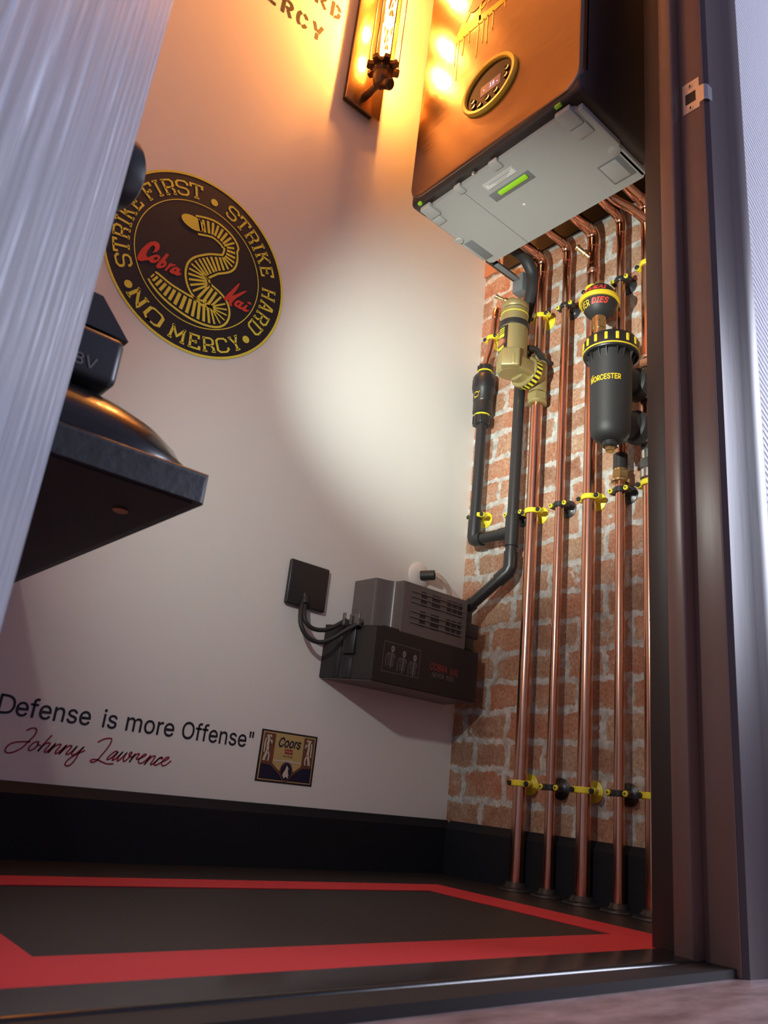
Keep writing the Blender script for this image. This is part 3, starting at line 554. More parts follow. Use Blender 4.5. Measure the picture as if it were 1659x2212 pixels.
# ================================================================== WORKTOP, LID, TORCH
wt = thing('worktop_shelf', (-1.08, -.295, .365), 'thick black speckled worktop shelf on the left, carrying the torch', 'shelf')
b = bmesh.new(); bmesh.ops.create_cube(b, size=1)
lo, hi = (XL, -.588, .3655), (-.929, -.0005, .395)
for v in b.verts: v.co = [(lo[i]+hi[i])/2+v.co[i]*(hi[i]-lo[i]) for i in range(3)]
es = [e for e in b.edges if all(abs(v.co.y-lo[1]) < 1e-5 for v in e.verts) and all(v.co.z > .39 for v in e.verts)] + [e for e in b.edges if all(abs(v.co.y-lo[1]) < 1e-5 and abs(v.co.x-hi[0]) < 1e-5 for v in e.verts)]
bmesh.ops.bevel(b, geom=es, offset=.006, segments=4, affect='EDGES', profile=.5)
MB().bm(b).build('slab', 'worktop', wt)
MB().box((XL, -.580, .3643), (-.938, -.003, .3658)).build('underside', 'worktop_under', wt)
sc_ = MB()
sc_.lathe([(.006, 0), (.0075, .0012), (.006, .0022)], (-.972, -.50, .3623), (0, 0, 1), 20); plabel(sc_.build('screw_cap', 'terracotta', wt), 'small brown screw cap')

def superell(a, b_, e, n=64): return [(a*math.copysign(abs(math.cos(t))**(2/e), math.cos(t)), b_*math.copysign(abs(math.sin(t))**(2/e), math.sin(t))) for t in [2*PI*i/n for i in range(n)]]
dl = MB(); prof = [(1.0, 0), (1.0, .010), (.985, .0135), (.955, .014), (.95, .016), (.90, .027), (.80, .040), (.66, .051), (.48, .059), (.26, .063), (.02, .064)]
dc = (-1.083, -.482, .3952); n = 64; vs = []; fs = []
for k, h in prof: vs += [(dc[0]+x*k, dc[1]+y*k, dc[2]+h) for x, y in superell(.168, .102, 2.8, n)]
for i in range(len(prof)-1): fs += [[i*n+k, i*n+(k+1) % n, (i+1)*n+(k+1) % n, (i+1)*n+k] for k in range(n)]
fs += [list(range(n))[::-1], [(len(prof)-1)*n+k for k in range(n)]]
dl.add(vs, fs); tag(dl.build('domed_lid', 'dome', angle=40), 'low glossy black domed lid lying on the worktop', 'lid')

tr = thing('cordless_torch', (-1.085, -.50, .459), 'black cordless torch with battery base standing on the domed lid', 'torch')
MB().box((-1.175, -.548, .4585), (-1.018, -.452, .508), .008, seg=3).build('battery', 'torch_black', tr)
bt = MB(); fm = lambda u, v: V(u, -.5485, v)
text_fit(bt, '18V', -1.070, -1.040, .467, .478, fm, bold=.01); b_ = bt.build('voltage_lettering', 'print_grey', tr)
h_ = MB(); h_.add(*[[( -1.150, -.54, .512), (-1.015, -.54, .512), (-1.015, -.46, .512), (-1.150, -.46, .512), (-1.135, -.53, .552), (-1.045, -.53, .552), (-1.045, -.47, .552), (-1.135, -.47, .552)],
    [[0, 1, 2, 3], [4, 5, 6, 7], [0, 1, 5, 4], [1, 2, 6, 5], [2, 3, 7, 6], [3, 0, 4, 7]]]); h_.build('housing', 'torch_black', tr)
MB().box((-1.100, -.546, .511), (-1.076, -.532, .527), .003).build('latch', 'black_plastic', tr)
MB().tube([(-1.092, -.50, .55), (-1.096, -.505, .60), (-1.094, -.525, .655)], [.026, .022, .02], smooth=5).build('handle', 'torch_black', tr)
hd_c = V(-1.0785, -.553, .668); aim = (V(.0, -.19, 1.06)-hd_c).normalized()
MB().lathe([(.019, -.042), (.024, -.030), (.0275, -.012), (.0275, -.004)], hd_c, aim, 40).build('lamp_body', 'lens', tr)
MB().lathe([(.0275, -.003), (.034, -.001), (.0355, .004), (.0355, .016), (.033, .019), (.030, .019), (.027, .010), (.002, .004)], hd_c, aim, 44, cap=False).build('bezel', 'torch_black', tr)
led = MB().lathe([(.0001, .009), (.007, .009), (.007, .011), (.0001, .0112)], hd_c, aim, 20).build('led', 'digit', tr)
sl = bpy.data.lights.new('torch_beam', 'SPOT'); sl.energy = 74; sl.color = (.90, 1.0, .92); sl.spot_size = math.radians(60); sl.spot_blend = 1.0; sl.shadow_soft_size = .012
so = bpy.data.objects.new('torch_beam', sl); COL.objects.link(so); so.location = hd_c+aim*.026; so.rotation_euler = aim.to_track_quat('-Z', 'Y').to_euler()

s2 = bpy.data.lights.new('torch_spill', 'SPOT'); s2.energy = 9; s2.color = (.95, 1.0, .93); s2.spot_size = math.radians(118); s2.spot_blend = 1.0; s2.shadow_soft_size = .015
so2 = bpy.data.objects.new('torch_spill', s2); COL.objects.link(so2); so2.location = hd_c+aim*.028; so2.rotation_euler = (V(.0, -.10, .50)-so2.location).to_track_quat('-Z', 'Y').to_euler()

# ================================================================== WALL LAMP
lx = -.470
wl = thing('wall_lamp', (lx, 0, 1.60), 'caged bronze wall lamp with a glowing tube bulb on white wall', 'wall lamp')
MB().box((-.514, -.022, 1.632), (-.432, -.0005, 2.32), .002).build('back_box', 'iron', wl)
MB().box((-.5205, -.027, 1.618), (-.4205, -.022, 2.335), .0008).build('backplate', 'foil', wl)
lc = V(-.472, -.088, 0)
def gear(z0_, z1_):
    m = MB(); pr = []
    for i in range(8*12):
        t = 2*PI*i/96; p = (i % 12)/12; r = .0385 if p < .42 else (.0385-.012*math.sin(PI*(p-.42)/.58)**.7); pr.append((lc.x+r*math.cos(t+.2), lc.y+r*math.sin(t+.2)))
    m.prism(pr, lambda u, v, h: V(u, v, h), z0_, z1_); return m
g = gear(1.686, 1.697); g.build('cage_ring', 'iron', wl); gear(2.22, 2.231).build('cage_ring', 'iron', wl)
sk = MB(); sk.lathe([(.012, 1.640), (.017, 1.646), (.020, 1.655), (.020, 1.672), (.024, 1.676), (.024, 1.690), (.018, 1.698), (.018, 1.710)], lc, (0, 0, 1), 32); sk.build('lamp_socket', 'iron', wl)
kb = MB(); kb.tube([(lc.x, -.024, 1.652), (lc.x, -.06, 1.652), (lc.x, -.082, 1.655)], .009, smooth=4); kb.cyl((lc.x+.004, -.088, 1.652), (lc.x+.010, -.112, 1.634), .013, bev=.003); kb.build('arm', 'iron', wl)
for i in range(6):
    t = 2*PI*i/6+.3; p = lc+V(.0345*math.cos(t), .0345*math.sin(t), 0); MB().cyl(p+V(0, 0, 1.69), p+V(0, 0, 2.23), .0017, 10).build('cage_rod', 'iron', wl)
bulb = MB().lathe([(.014, 1.705), (.0200, 1.716), (.0220, 1.74), (.0220, 2.155), (.0180, 2.180), (.008, 2.194), (.0005, 2.198)], lc, (0, 0, 1), 32, cap=False).build('bulb', 'bulb_glass', wl)
fl = MB(); pts = []
for i in range(8*3+1):
    t = 2*PI*i/8; pts.append(lc+V(.0135*math.cos(t), .0135*math.sin(t), 1.735 if i % 2 == 0 else 1.835))
fl.tube(pts, .0017, 8)
pts = [lc+V(.0135*math.cos(2*PI*i/8), .0135*math.sin(2*PI*i/8), 1.855 if i % 2 == 0 else 1.945) for i in range(25)]
fl.tube(pts, .0017, 8); fl.build('filament', 'filament', wl)
for zz_, en in ((1.787, 9.5), (1.895, 9.5), (2.09, 9)):
    pl = bpy.data.lights.new('lamp_glow', 'POINT'); pl.energy = en; pl.color = (1.0, .40, .11); pl.shadow_soft_size = .014
    po = bpy.data.objects.new('lamp_glow', pl); COL.objects.link(po); po.location = (lc.x, lc.y, zz_)

# ================================================================== BOILER
bo = thing('boiler', (-.23, -.36, 1.31), 'wall-hung bronze-black boiler with round-cornered front and oval control panel', 'boiler')
XF = -.392; Y0, Y1 = -.139, -.581; ZB = 1.318; ZT = 2.10
MB().box((XF+.004, Y1, ZB), (-.158, Y0, ZT), .012, seg=3).build('casing', 'casing', bo)
def rrect(u0, u1, v0, v1, r, n=8):
    o = []
    for cx_, cy_, a in ((u1-r, v0+r, -PI/2), (u1-r, v1-r, 0), (u0+r, v1-r, PI/2), (u0+r, v0+r, PI)):
        o += [(cx_+r*math.cos(a+PI/2*i/n), cy_+r*math.sin(a+PI/2*i/n)) for i in range(n+1)]
    return o
FM = lambda u, v, h=0: V(XF-h, -u, v)          # boiler front: u to the right, v up, h outwards
b = bmesh.new(); po_ = rrect(-Y0, -Y1, ZB+.010, ZT, .040)
fv = [b.verts.new(FM(u, v, -.02)) for u, v in po_]; f0 = b.faces.new(fv)
ex = bmesh.ops.extrude_face_region(b, geom=[f0]); nv = [e for e in ex['geom'] if isinstance(e, bmesh.types.BMVert)]
for v in nv: v.co.x -= .020
ff = [e for e in ex['geom'] if isinstance(e, bmesh.types.BMFace)][0]
bmesh.ops.bevel(b, geom=ff.edges[:], offset=.006, segments=4, affect='EDGES', profile=.5)
MB().bm(b).build('front_panel', 'panel', bo, angle=50)
ed = MB(); ed.ribbon(rrect(-Y0, -Y1, ZB+.010, ZT, .04), .002, lambda u, v: FM(u, v, -.006), closed=True)
ed.build('seam', 'black_rubber', bo)
# oval control panel
ccu, ccv, ca, cb = .3600, 1.4905, .0715, .0640
cp = MB(); n = 64; vs = []; fs = []; prf = [(1.01, 0), (1.015, .004), (.99, .0085), (.97, .0090), (.885, .0085), (.865, .006), (.862, -.002)]
for k, hh in prf: vs += [FM(ccu+ca*k*math.cos(2*PI*i/n), ccv+cb*k*math.sin(2*PI*i/n), hh) for i in range(n)]
for j in range(len(prf)-1): fs += [[j*n+i, j*n+(i+1) % n, (j+1)*n+(i+1) % n, (j+1)*n+i] for i in range(n)]
cp.add(vs, fs); pan = cp.build('control_bezel', 'bezel_yellow', bo, angle=24); plabel(pan, 'yellow oval bezel')
MB().prism([(ccu+ca*.865*math.cos(2*PI*i/n), ccv+cb*.865*math.sin(2*PI*i/n)) for i in range(n)], FM, -.001, .002).build('control_glass', 'screen', bo)
MB().prism(rrect(ccu-.024, ccu+.029, ccv-.016, ccv+.010, .002), FM, .002, .0026).build('display', 'lcd', bo)
dg = MB(); DM = lambda u, v: FM(u, v, .0030)
text_fit(dg, '15', ccu+.001, ccu+.0135, ccv-.007, ccv+.003, DM, shear=.1); dg.fill([[(ccu-.014+.0014*math.cos(t*PI/6), ccv-.0035+.0014*math.sin(t*PI/6)) for t in range(12)]], DM); dg.ribbon([(ccu+.019, ccv-.005), (ccu+.023, ccv-.005)], .0012, DM)
plabel(dg.build('digits', 'digit', bo), 'lit bluish digits')
for u, v in ((-.042, -.014), (-.040, -.028), (-.023, -.036), (-.002, -.033), (.020, -.029), (.046, .009), (.044, -.008)):
    MB().lathe([(.0062, 0), (.0066, .002), (.0058, .0036), (.0040, .0030), (.0002, .0026)], FM(ccu+u, ccv+v, .002), (-1, 0, 0), 20).build('button', 'button', bo)
# painted drips above the panel: a plain orange crescent with a red patch, running down in streaks
dr = MB(); DD = lambda u, v: FM(u, v, .0006); DE = lambda u, v: FM(u, v, .0009)
dr.fill([cat2([(.236, 1.712), (.246, 1.735), (.262, 1.765), (.285, 1.800), (.300, 1.800), (.280, 1.766), (.270, 1.745), (.300, 1.735), (.340, 1.726), (.385, 1.722), (.430, 1.722), (.430, 1.708), (.380, 1.706), (.330, 1.704), (.285, 1.706), (.250, 1.703), (.236, 1.712)], 4)[:-1]], DD)
dr.fill([cat2([(.272, 1.778), (.292, 1.760), (.318, 1.768), (.345, 1.780), (.345, 1.830), (.305, 1.830), (.272, 1.778)], 4)[:-1]], DE, 1)
dr.ribbon(cat2([(.312, 1.83), (.314, 1.79), (.311, 1.76), (.313, 1.715)], 5), .006, DD)
for u, v0, v1, w_ in ((.243, 1.705, 1.640, .0030), (.252, 1.706, 1.592, .0028), (.266, 1.705, 1.655, .0036), (.283, 1.706, 1.676, .0030), (.310, 1.706, 1.612, .0032), (.325, 1.706, 1.640, .0030), (.337, 1.706, 1.628, .0038), (.352, 1.706, 1.655, .0036), (.385, 1.708, 1.690, .0034), (.402, 1.708, 1.697, .0034), (.418, 1.708, 1.690, .0034)):
    s_ = random.uniform(-.003, .003); dr.ribbon(cat2([(u, v0+.004), (u+s_*.3, (v0*2+v1)/3), (u+s_*.2, (v0+2*v1)/3), (u-s_*.4, v1)], 5), w_, DD); dr.fill([[(u-s_*.4+w_*.62*math.cos(t*PI/6), v1+w_*.62*math.sin(t*PI/6)*1.5) for t in range(12)]], DD)
for k in range(6): dr.fill([[(.320+.020*k+.008*math.cos(t*PI/8), 1.752+.004*k+.0045*math.sin(t*PI/8)+.004*math.cos(t*PI/8)) for t in range(16)]], DD)
plabel(dr.build('drip_painting', ['drip', 'sticker_red'], bo), 'orange dripping paint with a red patch')

# grey plastic underside cover: slab, raised rims, latches
UM = lambda u, v, h=0: V(v, -u, 1.3165-h)      # u right, v = x, h downwards
tx0, tx1, tu0, tu1 = -.3665, -.146, .157, .556
tm = MB(); tm.prism([(tu0+.012, tx0), (tu1-.012, tx0), (tu1, tx0+.012), (tu1, tx1-.006), (tu1-.006, tx1), (tu0+.006, tx1), (tu0, tx1-.006), (tu0, tx0+.012)], UM, -.010, .010)
tray = tm.build('underside_cover', 'grey_plastic', bo); plabel(tray, 'grey plastic underside cover')
sb = lambda name, u0, u1, x0, x1, h0, h1, m='grey_plastic', r=.0025: MB().box((x0, -u1, 1.3165-h1), (x1, -u0, 1.3165-h0), r).build(name, m, tray)
sb('latch', .515, .548, -.378, -.335, .004, .016); sb('latch', .163, .192, -.378, -.343, .004, .016)
sb('latch', .517, .550, -.333, -.305, .006, .0145); sb('latch', .160, .184, -.341, -.318, .006, .0145)
sb('clip_tab', .258, .276, -.375, -.352, .004, .014); sb('clip_tab', .352, .374, -.375, -.352, .004, .014)
sb('side_rail', .553, .564, -.362, -.245, .000, .013); sb('side_rail', .549, .560, -.236, -.150, -.002, .010); sb('side_rail', .146, .153, -.247, -.160, -.004, .006)
MB().lathe([(.012, 0), (.012, .011), (.009, .013)], UM(.548, -.240, 0), (0, 0, -1), 24).build('hook', 'grey_plastic', tray)
MB().lathe([(.010, 0), (.010, .011), (.008, .013)], UM(.158, -.252, 0), (0, 0, -1), 24).build('hook', 'grey_plastic', tray)
sb('recess', .500, .548, -.226, -.166, .0095, .0108, 'grey_dark', .0004); sb('recess_pad', .503, .538, -.222, -.170, .010, .0118, 'grey_plastic', .001)
sb('recess', .158, .180, -.236, -.164, .0095, .0108, 'grey_dark', .0004)
sb('slot', .298, .400, -.3115, -.286, .0092, .0104, 'grey_dark', .0004); sb('level_tube', .318, .391, -.308, -.2955, .0095, .0140, 'green', .003)
sm_ = MB(); sm_.box((-.3545, -.2665, 1.3059), (-.146, -.2658, 1.3066)); sm_.build('seam_line', 'grey_dark', tray)
sb('indicator', .521, .534, -.3865, -.3795, -.004, .002, 'green', .001); sb('indicator', .163, .172, -.3865, -.3795, -.004, .002, 'green', .001)
MB().lathe([(.0052, 0), (.0052, .002), (.003, .0035)], UM(.313, -.371, .004), (0, 0, -1), 18).build('screw', 'steel', tray)
MB().lathe([(.0035, 0), (.0025, .001)], UM(.335, -.243, .010), (0, 0, -1), 16).build('dimple', 'paper', tray)
pl_ = MB(); pl_.box((-.3405, -.384, 1.3054), (-.3225, -.307, 1.3066)); lab = pl_.build('rating_label', 'paper', tray)
pm = MB(); PMf = lambda u, v: UM(u, v, .0114)
pm.ribbon([(.3085, -.3395), (.3825, -.3395), (.3825, -.3235), (.3085, -.3235)], .0007, PMf, closed=True)
for k, (a, b_) in enumerate(((.313, .378), (.318, .372), (.328, .365), (.333, .360))): pm.ribbon([(a, -.3368+.0035*k), (b_, -.3368+.0035*k)], .0016 if k == 1 else .0009, PMf)
pm.build('label_print', 'print_grey', lab)
# stand-off rail running back to the brick wall on the left
ra = MB(); ra.box((-.150, -.150, 1.3165), (-.006, -.142, 1.335), .001, 0); ra.box((-.128, -.163, 1.3135), (-.030, -.150, 1.3175), .001, 1); ra.box((-.052, -.172, 1.284), (-.022, -.141, 1.334), .002, 1)
ra.build('standoff_rail', ['black_plastic', 'grey_dark'], bo)
for u in (.556, .568): MB().tube([(-.16, -u, 1.325), (-.02, -u-.004, 1.322)], .0042, 12).build('cable', 'grey_plastic', bo)
# what closes the wall behind the boiler's foot
bk = MB().box((-.006, -.620, 1.412), (-.0005, -.062, ZC-.02)).build('backing_board', 'backing'); tag(bk, 'black board on the brick wall behind the boiler', 'board')
ms = MB().box((-.0025, -.620, 1.397), (-.0005, -.120, 1.4118)).build('edge_strip', 'mortar_grey'); tag(ms, 'torn grey strip along the lower edge of the black board', 'strip')
tc_ = MB().box((-.007, -.0465, 1.424), (-.0005, -.0006, 1.500)); tag(tc_.build('corner_flap', 'terracotta'), 'terracotta flap in the wall corner under the boiler rail', 'flap')

# ================================================================== COPPER PIPES
PX = -.030
PIPES = [(-0.2143, .0128, 'wide copper pipe nearest the white wall, carrying the gold filter'), (-0.2845, .0091, 'narrow copper pipe just right of the gold filter pipe'),
         (-0.3557, .0128, 'wide copper pipe in the middle of the row, behind the black ball vessel'), (-0.4249, .0091, 'narrow copper pipe ending in a brass nut under the black canister'),
         (-.487, .0128, 'copper pipe nearest the door frame, half hidden by the frame')]
def arc_bend(y, r):          # run from under the boiler, elbow, drop to the floor
    R = .022; top = 1.355; pts = []
    for i in range(9):
        t = PI/2*i/8; pts.append((PX-R+R*math.sin(t), y, top-R+R*math.cos(t)))
    return pts
pipe_roots = []
for k, (y, r, lab) in enumerate(PIPES):
    root = thing('copper_pipe', (PX, y, 0), lab, 'pipe', 'vertical copper pipes'); pipe_roots.append(root); bend = arc_bend(y, r)
    MB().tube([bend[-1], (PX, y, .0125)], r, 28).build('drop', 'copper', root)
    MB().tube([(-.170, y, 1.355), bend[0]], r, 28).build('run', 'copper', root)
    e = MB(); e.tube([(bend[0][0]-.012, y, 1.355)]+bend+[(PX, y, bend[-1][2]-.020)], r+.0013, 28); e.torus((PX, y, bend[-1][2]-.020), (0, 0, 1), r+.0008, .0009, 28, 8); e.build('elbow', 'copper', root)
def hexnut(mb, c, ax, r, h, mi=0):
    mb.lathe([(r*.86, 0), (r, h*.12), (r, h*.88), (r*.86, h)], c, ax, 6, mi); return mb
# pipe 1: brass tee body of the filter
# pipe 3: small purge valve
m = MB(); o = V(PX, -0.3557, 1.2812); dv = V(-.55, .42, .55).normalized()
m.cyl(o, o+dv*.024, .006, 18); m.cyl(o+dv*.022, o+dv*.030, .0085, 18, bev=.001); m.cyl(o+dv*.030, o+dv*.044, .0055, 18); m.cyl(o+dv*.044, o+dv*.049, .0075, 18, bev=.001); m.build('purge_valve', 'brass', pipe_roots[2])
m = MB(); m.lathe([(.0130, 1.2436), (.0144, 1.2456), (.0144, 1.2680), (.0130, 1.2700)], (PX, -0.3557, 0), (0, 0, 1), 28); m.build('coupling', 'copper', pipe_roots[2])
m = MB(); m.cyl((PX, -0.4249, 0.7625), (PX, -0.4249, 0.7940), .0135, 28, bev=.001); m.build('sleeve', 'black_plastic', pipe_roots[3])
m = MB(); hexnut(m, (PX, -0.4249, 0.7411), (0, 0, 1), .0155, .018); m.cyl((PX, -0.4249, 0.7553), (PX, -0.4249, 0.7665), .0125, 24); m.cyl((PX, -0.4249, 0.7340), (PX, -0.4249, 0.7421), .0170, 24, bev=.002); m.build('compression_nut', 'brass', pipe_roots[3])
m = MB(); hexnut(m, (PX, -.487, 0.9537), (0, 0, 1), .019, .024); m.cyl((PX, -.487, 0.9384), (PX, -.487, 0.9557), .0155, 24); m.cyl((PX, -.487, 0.9761), (PX, -.487, 0.9862), .0165, 24, bev=.002); m.build('compression_nut', 'steel', pipe_roots[4])
m = MB(); hexnut(m, (PX, -.487, 0.7452), (0, 0, 1), .019, .022); m.cyl((PX, -.487, 0.7655), (PX, -.487, 0.7859), .0150, 24); m.cyl((PX, -.487, 0.7269), (PX, -.487, 0.7462), .0170, 24, bev=.002); hexnut(m, (PX, -.487, 0.7818), (0, 0, 1), .017, .015); m.build('compression_nut', 'steel', pipe_roots[4])
m = MB(); m.tube([(-.160, -.446, 1.362), (-.150, -.450, 1.350), (-.135, -.458, 1.334), (-.110, -.470, 1.320), (-.080, -.482, 1.314), (-.042, -.487, 1.310)], .0091, 24, smooth=6); m.build('bypass_bend', 'copper', pipe_roots[4])
# collars on the floor
names = ['round the gold filter pipe', 'round the narrow pipe beside the gold filter pipe', 'round the middle wide pipe', 'round the narrow pipe below the black canister', 'round the pipe nearest the door frame']
for k, (y, r, lab) in enumerate(PIPES):
    m = MB(); m.lathe([(r+.0006, .0135), (r+.004, .0135), (r+.0065, .010), (r+.009, .006), (r+.019, .0035), (r+.0205, .0008), (r+.0006, .0008)], (PX, y, 0), (0, 0, 1), 40, cap=False)
    tag(m.build('floor_collar', 'black_plastic'), 'black floor collar '+names[k], 'pipe collar', 'pipe collars on the floor')

# ================================================================== PIPE CLIPS
def clip_parts(r, yellow):
    """a two-screw ring on a stem, for a pipe standing on the z axis at PX from the wall; -x is outwards"""
    a, b = ('yellow', 'black_plastic') if yellow else ('black_plastic', 'yellow')
    root = bpy.data.objects.new('pipe_clip', None); COL.objects.link(root); root.empty_display_size = .02
    m = MB(); ro = r+.0036
    m.lathe([(r+.0004, -.0052), (ro-.001, -.0052), (ro, -.0038), (ro, .0038), (ro-.001, .0052), (r+.0004, .0052), (r+.0004, -.0052)], (0, 0, 0), (0, 0, 1), 40, cap=False)
    for s in (1, -1):
        m.obox((0, s*(r+.0050), 0), ((1, 0, 0), (0, 1, 0), (0, 0, 1)), (.0052, .0028, .0050), .0012)
        m.cyl((-.0062, s*(r+.0074), 0), (.0062, s*(r+.0074), 0), .0058, 20, bev=.0008)
    m.build('ring', a, root)
    for s in (1, -1):
        c = MB(); c.lathe([(.0049, 0), (.0049, .0026), (.0038, .0036), (.0003, .0038)], (-.0060, s*(r+.0074), 0), (-1, 0, 0), 18)
        for ax in ((.0026, .0007), (.0007, .0026)): c.box((-.0101, s*(r+.0074)-ax[0], -ax[1]), (-.0096, s*(r+.0074)+ax[0], ax[1]), 0, 1)
        c.build('screw', [b, 'sticker_black'], root)
    MB().cyl((r+.002, 0, 0), (.026, 0, 0), .0056, 18).build('stem', a, root)
    MB().lathe([(.0190, 0), (.0190, .0016), (.0160, .0030), (.0110, .0042), (.0080, .0070), (.0066, .0100), (.0055, .0102)], (.0297, 0, 0), (-1, 0, 0), 32).build('wall_plate', a, root)
    return root
protos = {}
def clip(y, z, r, yellow, lab, dx=0):
    key = (r, yellow)
    if key not in protos: c = protos[key] = clip_parts(r, yellow)
    else:
        p = protos[key]; c = p.copy(); COL.objects.link(c)
        for ch in list(p.children):
            d = ch.copy(); COL.objects.link(d); d.parent = c
    c.location = (PX+dx, y, z); c['label'] = lab; c['category'] = 'pipe clip'; c['group'] = 'pipe clips'
CT, CMd, CB = 1.1896, 0.7192, 0.1781
ys = [p[0] for p in PIPES]
clip(ys[0], 1.1957, .0128, True, 'yellow clip on the gold filter pipe, above the filter handle')
clip(ys[1], 1.1937, .0091, False, 'black clip with yellow screws, upper one on the narrow pipe beside the gold filter')
clip(ys[2], 1.2039, .0128, True, 'yellow clip on the middle wide pipe, just above the black ball vessel')
clip(ys[3], 1.1937, .0091, False, 'black clip with yellow screws, high on the narrow pipe behind the black ball vessel')
clip(ys[4], 1.2019, .0128, True, 'yellow clip high on the pipe nearest the door frame')
clip(ys[0], CMd, .0128, True, 'yellow clip on the wide gold filter pipe, below the filter and beside the black tee')
clip(ys[1], CMd, .0091, False, 'black clip with yellow screws, middle one on the narrow pipe beside the gold filter pipe')
clip(ys[2], CMd, .0128, True, 'yellow clip halfway up the middle wide copper pipe')
clip(ys[3], CMd, .0091, False, 'black clip with yellow screws, below the brass nut of the black canister')
clip(ys[4], CMd, .0128, True, 'yellow clip halfway up the pipe nearest the door frame')
clip(ys[0], 0.1807, .0128, True, 'yellow clip near the floor on the pipe nearest the white wall')
clip(ys[1], CB, .0091, False, 'black clip with yellow screws near the floor, left one of the bottom row')
clip(ys[2], CB, .0128, True, 'yellow clip near the floor on the middle wide pipe')
clip(ys[3], CB, .0091, False, 'black clip with yellow screws near the floor, right one of the bottom row')
clip(ys[4], CB, .0128, True, 'yellow clip near the floor, cut off by the door frame')
YC, YT = -0.1675, -0.0567       # condensate pipe, tundish pipe
clip(YC, 1.1266, .0128, False, 'black clip on the black waste pipe, half hidden behind the gold filter')
clip(YC, 0.7228, .0128, False, 'black clip with yellow screws on the black pipe, above its tee')
clip(YT, 0.7401, .0128, True, 'yellow clip on the black pipe in the corner, above its bottom bend')
clip(-0.0648, 1.2008, .0091, True, 'yellow clip on the short kinked copper pipe in the corner')

# ================================================================== GOLD FILTER ON THE FIRST PIPE
y1 = ys[0]; gx, gy = PX-.068, y1+.008
gf = thing('magnetic_filter', (gx, gy, 1.0), 'gold painted pipe filter with black band and hazard-striped collar', 'pipe filter')
A = (gx, gy, 0)
MB().lathe([(.0225, .999), (.0262, 1.002), (.0275, 1.008), (.0275, 1.108), (.0268, 1.112)], A, (0, 0, 1), 48).build('body', 'gold', gf)
MB().lathe([(.0280, 1.110), (.0296, 1.112), (.0296, 1.122), (.0280, 1.124)], A, (0, 0, 1), 48).build('band', 'black_plastic', gf)
MB().lathe([(.0262, 1.124), (.0268, 1.127), (.0262, 1.131), (.0260, 1.157), (.0250, 1.158)], A, (0, 0, 1), 48).build('cap', 'gold', gf)
MB().torus((gx, gy, 1.1455), (0, 0, 1), .0258, .0012, 48, 8).build('yellow_ring', 'yellow', gf)
MB().lathe([(.0240, 1.157), (.0240, 1.160)], A, (0, 0, 1), 48).build('groove', 'sticker_black', gf)
MB().lathe([(.0250, 1.160), (.0262, 1.162), (.0262, 1.170), (.0235, 1.176), (.0160, 1.179)], A, (0, 0, 1), 48).build('head', 'gold', gf)
vb = V(-.75, .55, .38).normalized(); vo = V(gx, gy, 1.176)
m = MB(); m.lathe([(.0125, -.014), (.0125, .012), (.0100, .016), (.0080, .017)], vo, vb, 28); m.obox(vo+V(.006, -.006, -.004), ((.8, -.6, 0), (.6, .8, 0), (0, 0, 1)), (.016, .011, .007), .003); m.build('vent_boss', 'gold', gf)
m = MB(); m.lathe([(.0068, .014), (.0068, .024), (.0040, .027), (.0040, .038), (.0052, .039), (.0052, .044), (.0030, .045), (.0028, .040), (.0002, .040)], vo, vb, 20); m.build('bleed_screw', 'brass', gf)
dvec = V(PX-gx, y1-gy, 0).normalized(); ro = V(gx, gy, 1.020)
m = MB(); m.obox(ro+V(-.004, -.004, -.004)+dvec*.010, (dvec, dvec.cross(V(0, 0, 1)), (0, 0, 1)), (.030, .0262, .0165), .006, seg=3)
m.cyl(ro+dvec*.010, ro+dvec*.036, .0262, 44, bev=.003); m.build('outlet', 'gold', gf)
m = MB(); m.obox((gx-.012, gy-.008, 1.022), ((.8, .6, 0), (-.6, .8, 0), (0, 0, 1)), (.0205, .0180, .0225), .004, seg=3); m.build('foot', 'gold', gf)
# collar: flange with slanting black and yellow marks
m = MB(); cO = ro+dvec*.031; m.lathe([(.0330, -.002), (.0345, .000), (.0345, .0165), (.0320, .0180)], cO, dvec, 60, 0); m.build('collar', 'gold', gf)
u_, w_, a_ = basis(dvec); m = MB(); ns = 44
def cpt(t, h, r=.0349): return cO+a_*h+u_*(r*math.cos(t))+w_*(r*math.sin(t))
for i in range(ns):
    t0, t1 = 2*PI*i/ns, 2*PI*(i+1)/ns; m.add([cpt(t0, .0018), cpt(t1, .0018), cpt(t1+.03, .0150), cpt(t0+.03, .0150)], [[0, 1, 2, 3]], i % 2)
m.build('hazard_stripes', ['yellow', 'sticker_black'], gf)
m = MB(); m.cyl(cO+dvec*.016, cO+dvec*.032, .0255, 40, bev=.002); m.cyl((PX, y1, .985), (PX, y1, 1.068), .0170, 36, bev=.002); hexnut(m, (PX, y1, .962), (0, 0, 1), .0195, .020); m.cyl((PX, y1, .955), (PX, y1, .964), .0185, 30, bev=.002); hexnut(m, (PX, y1, 1.066), (0, 0, 1), .0165, .014); m.build('tee_body', 'gold', gf)
m = MB(); m.tube([(gx+.022, gy-.016, 1.070), (gx+.040, gy-.022, 1.074), (gx+.056, gy-.022, 1.064), (PX-.006, y1-.012, 1.062), (PX+.012, y1-.014, 1.060)], .0062, 14, smooth=4); m.build('strap', 'black_plastic', gf)
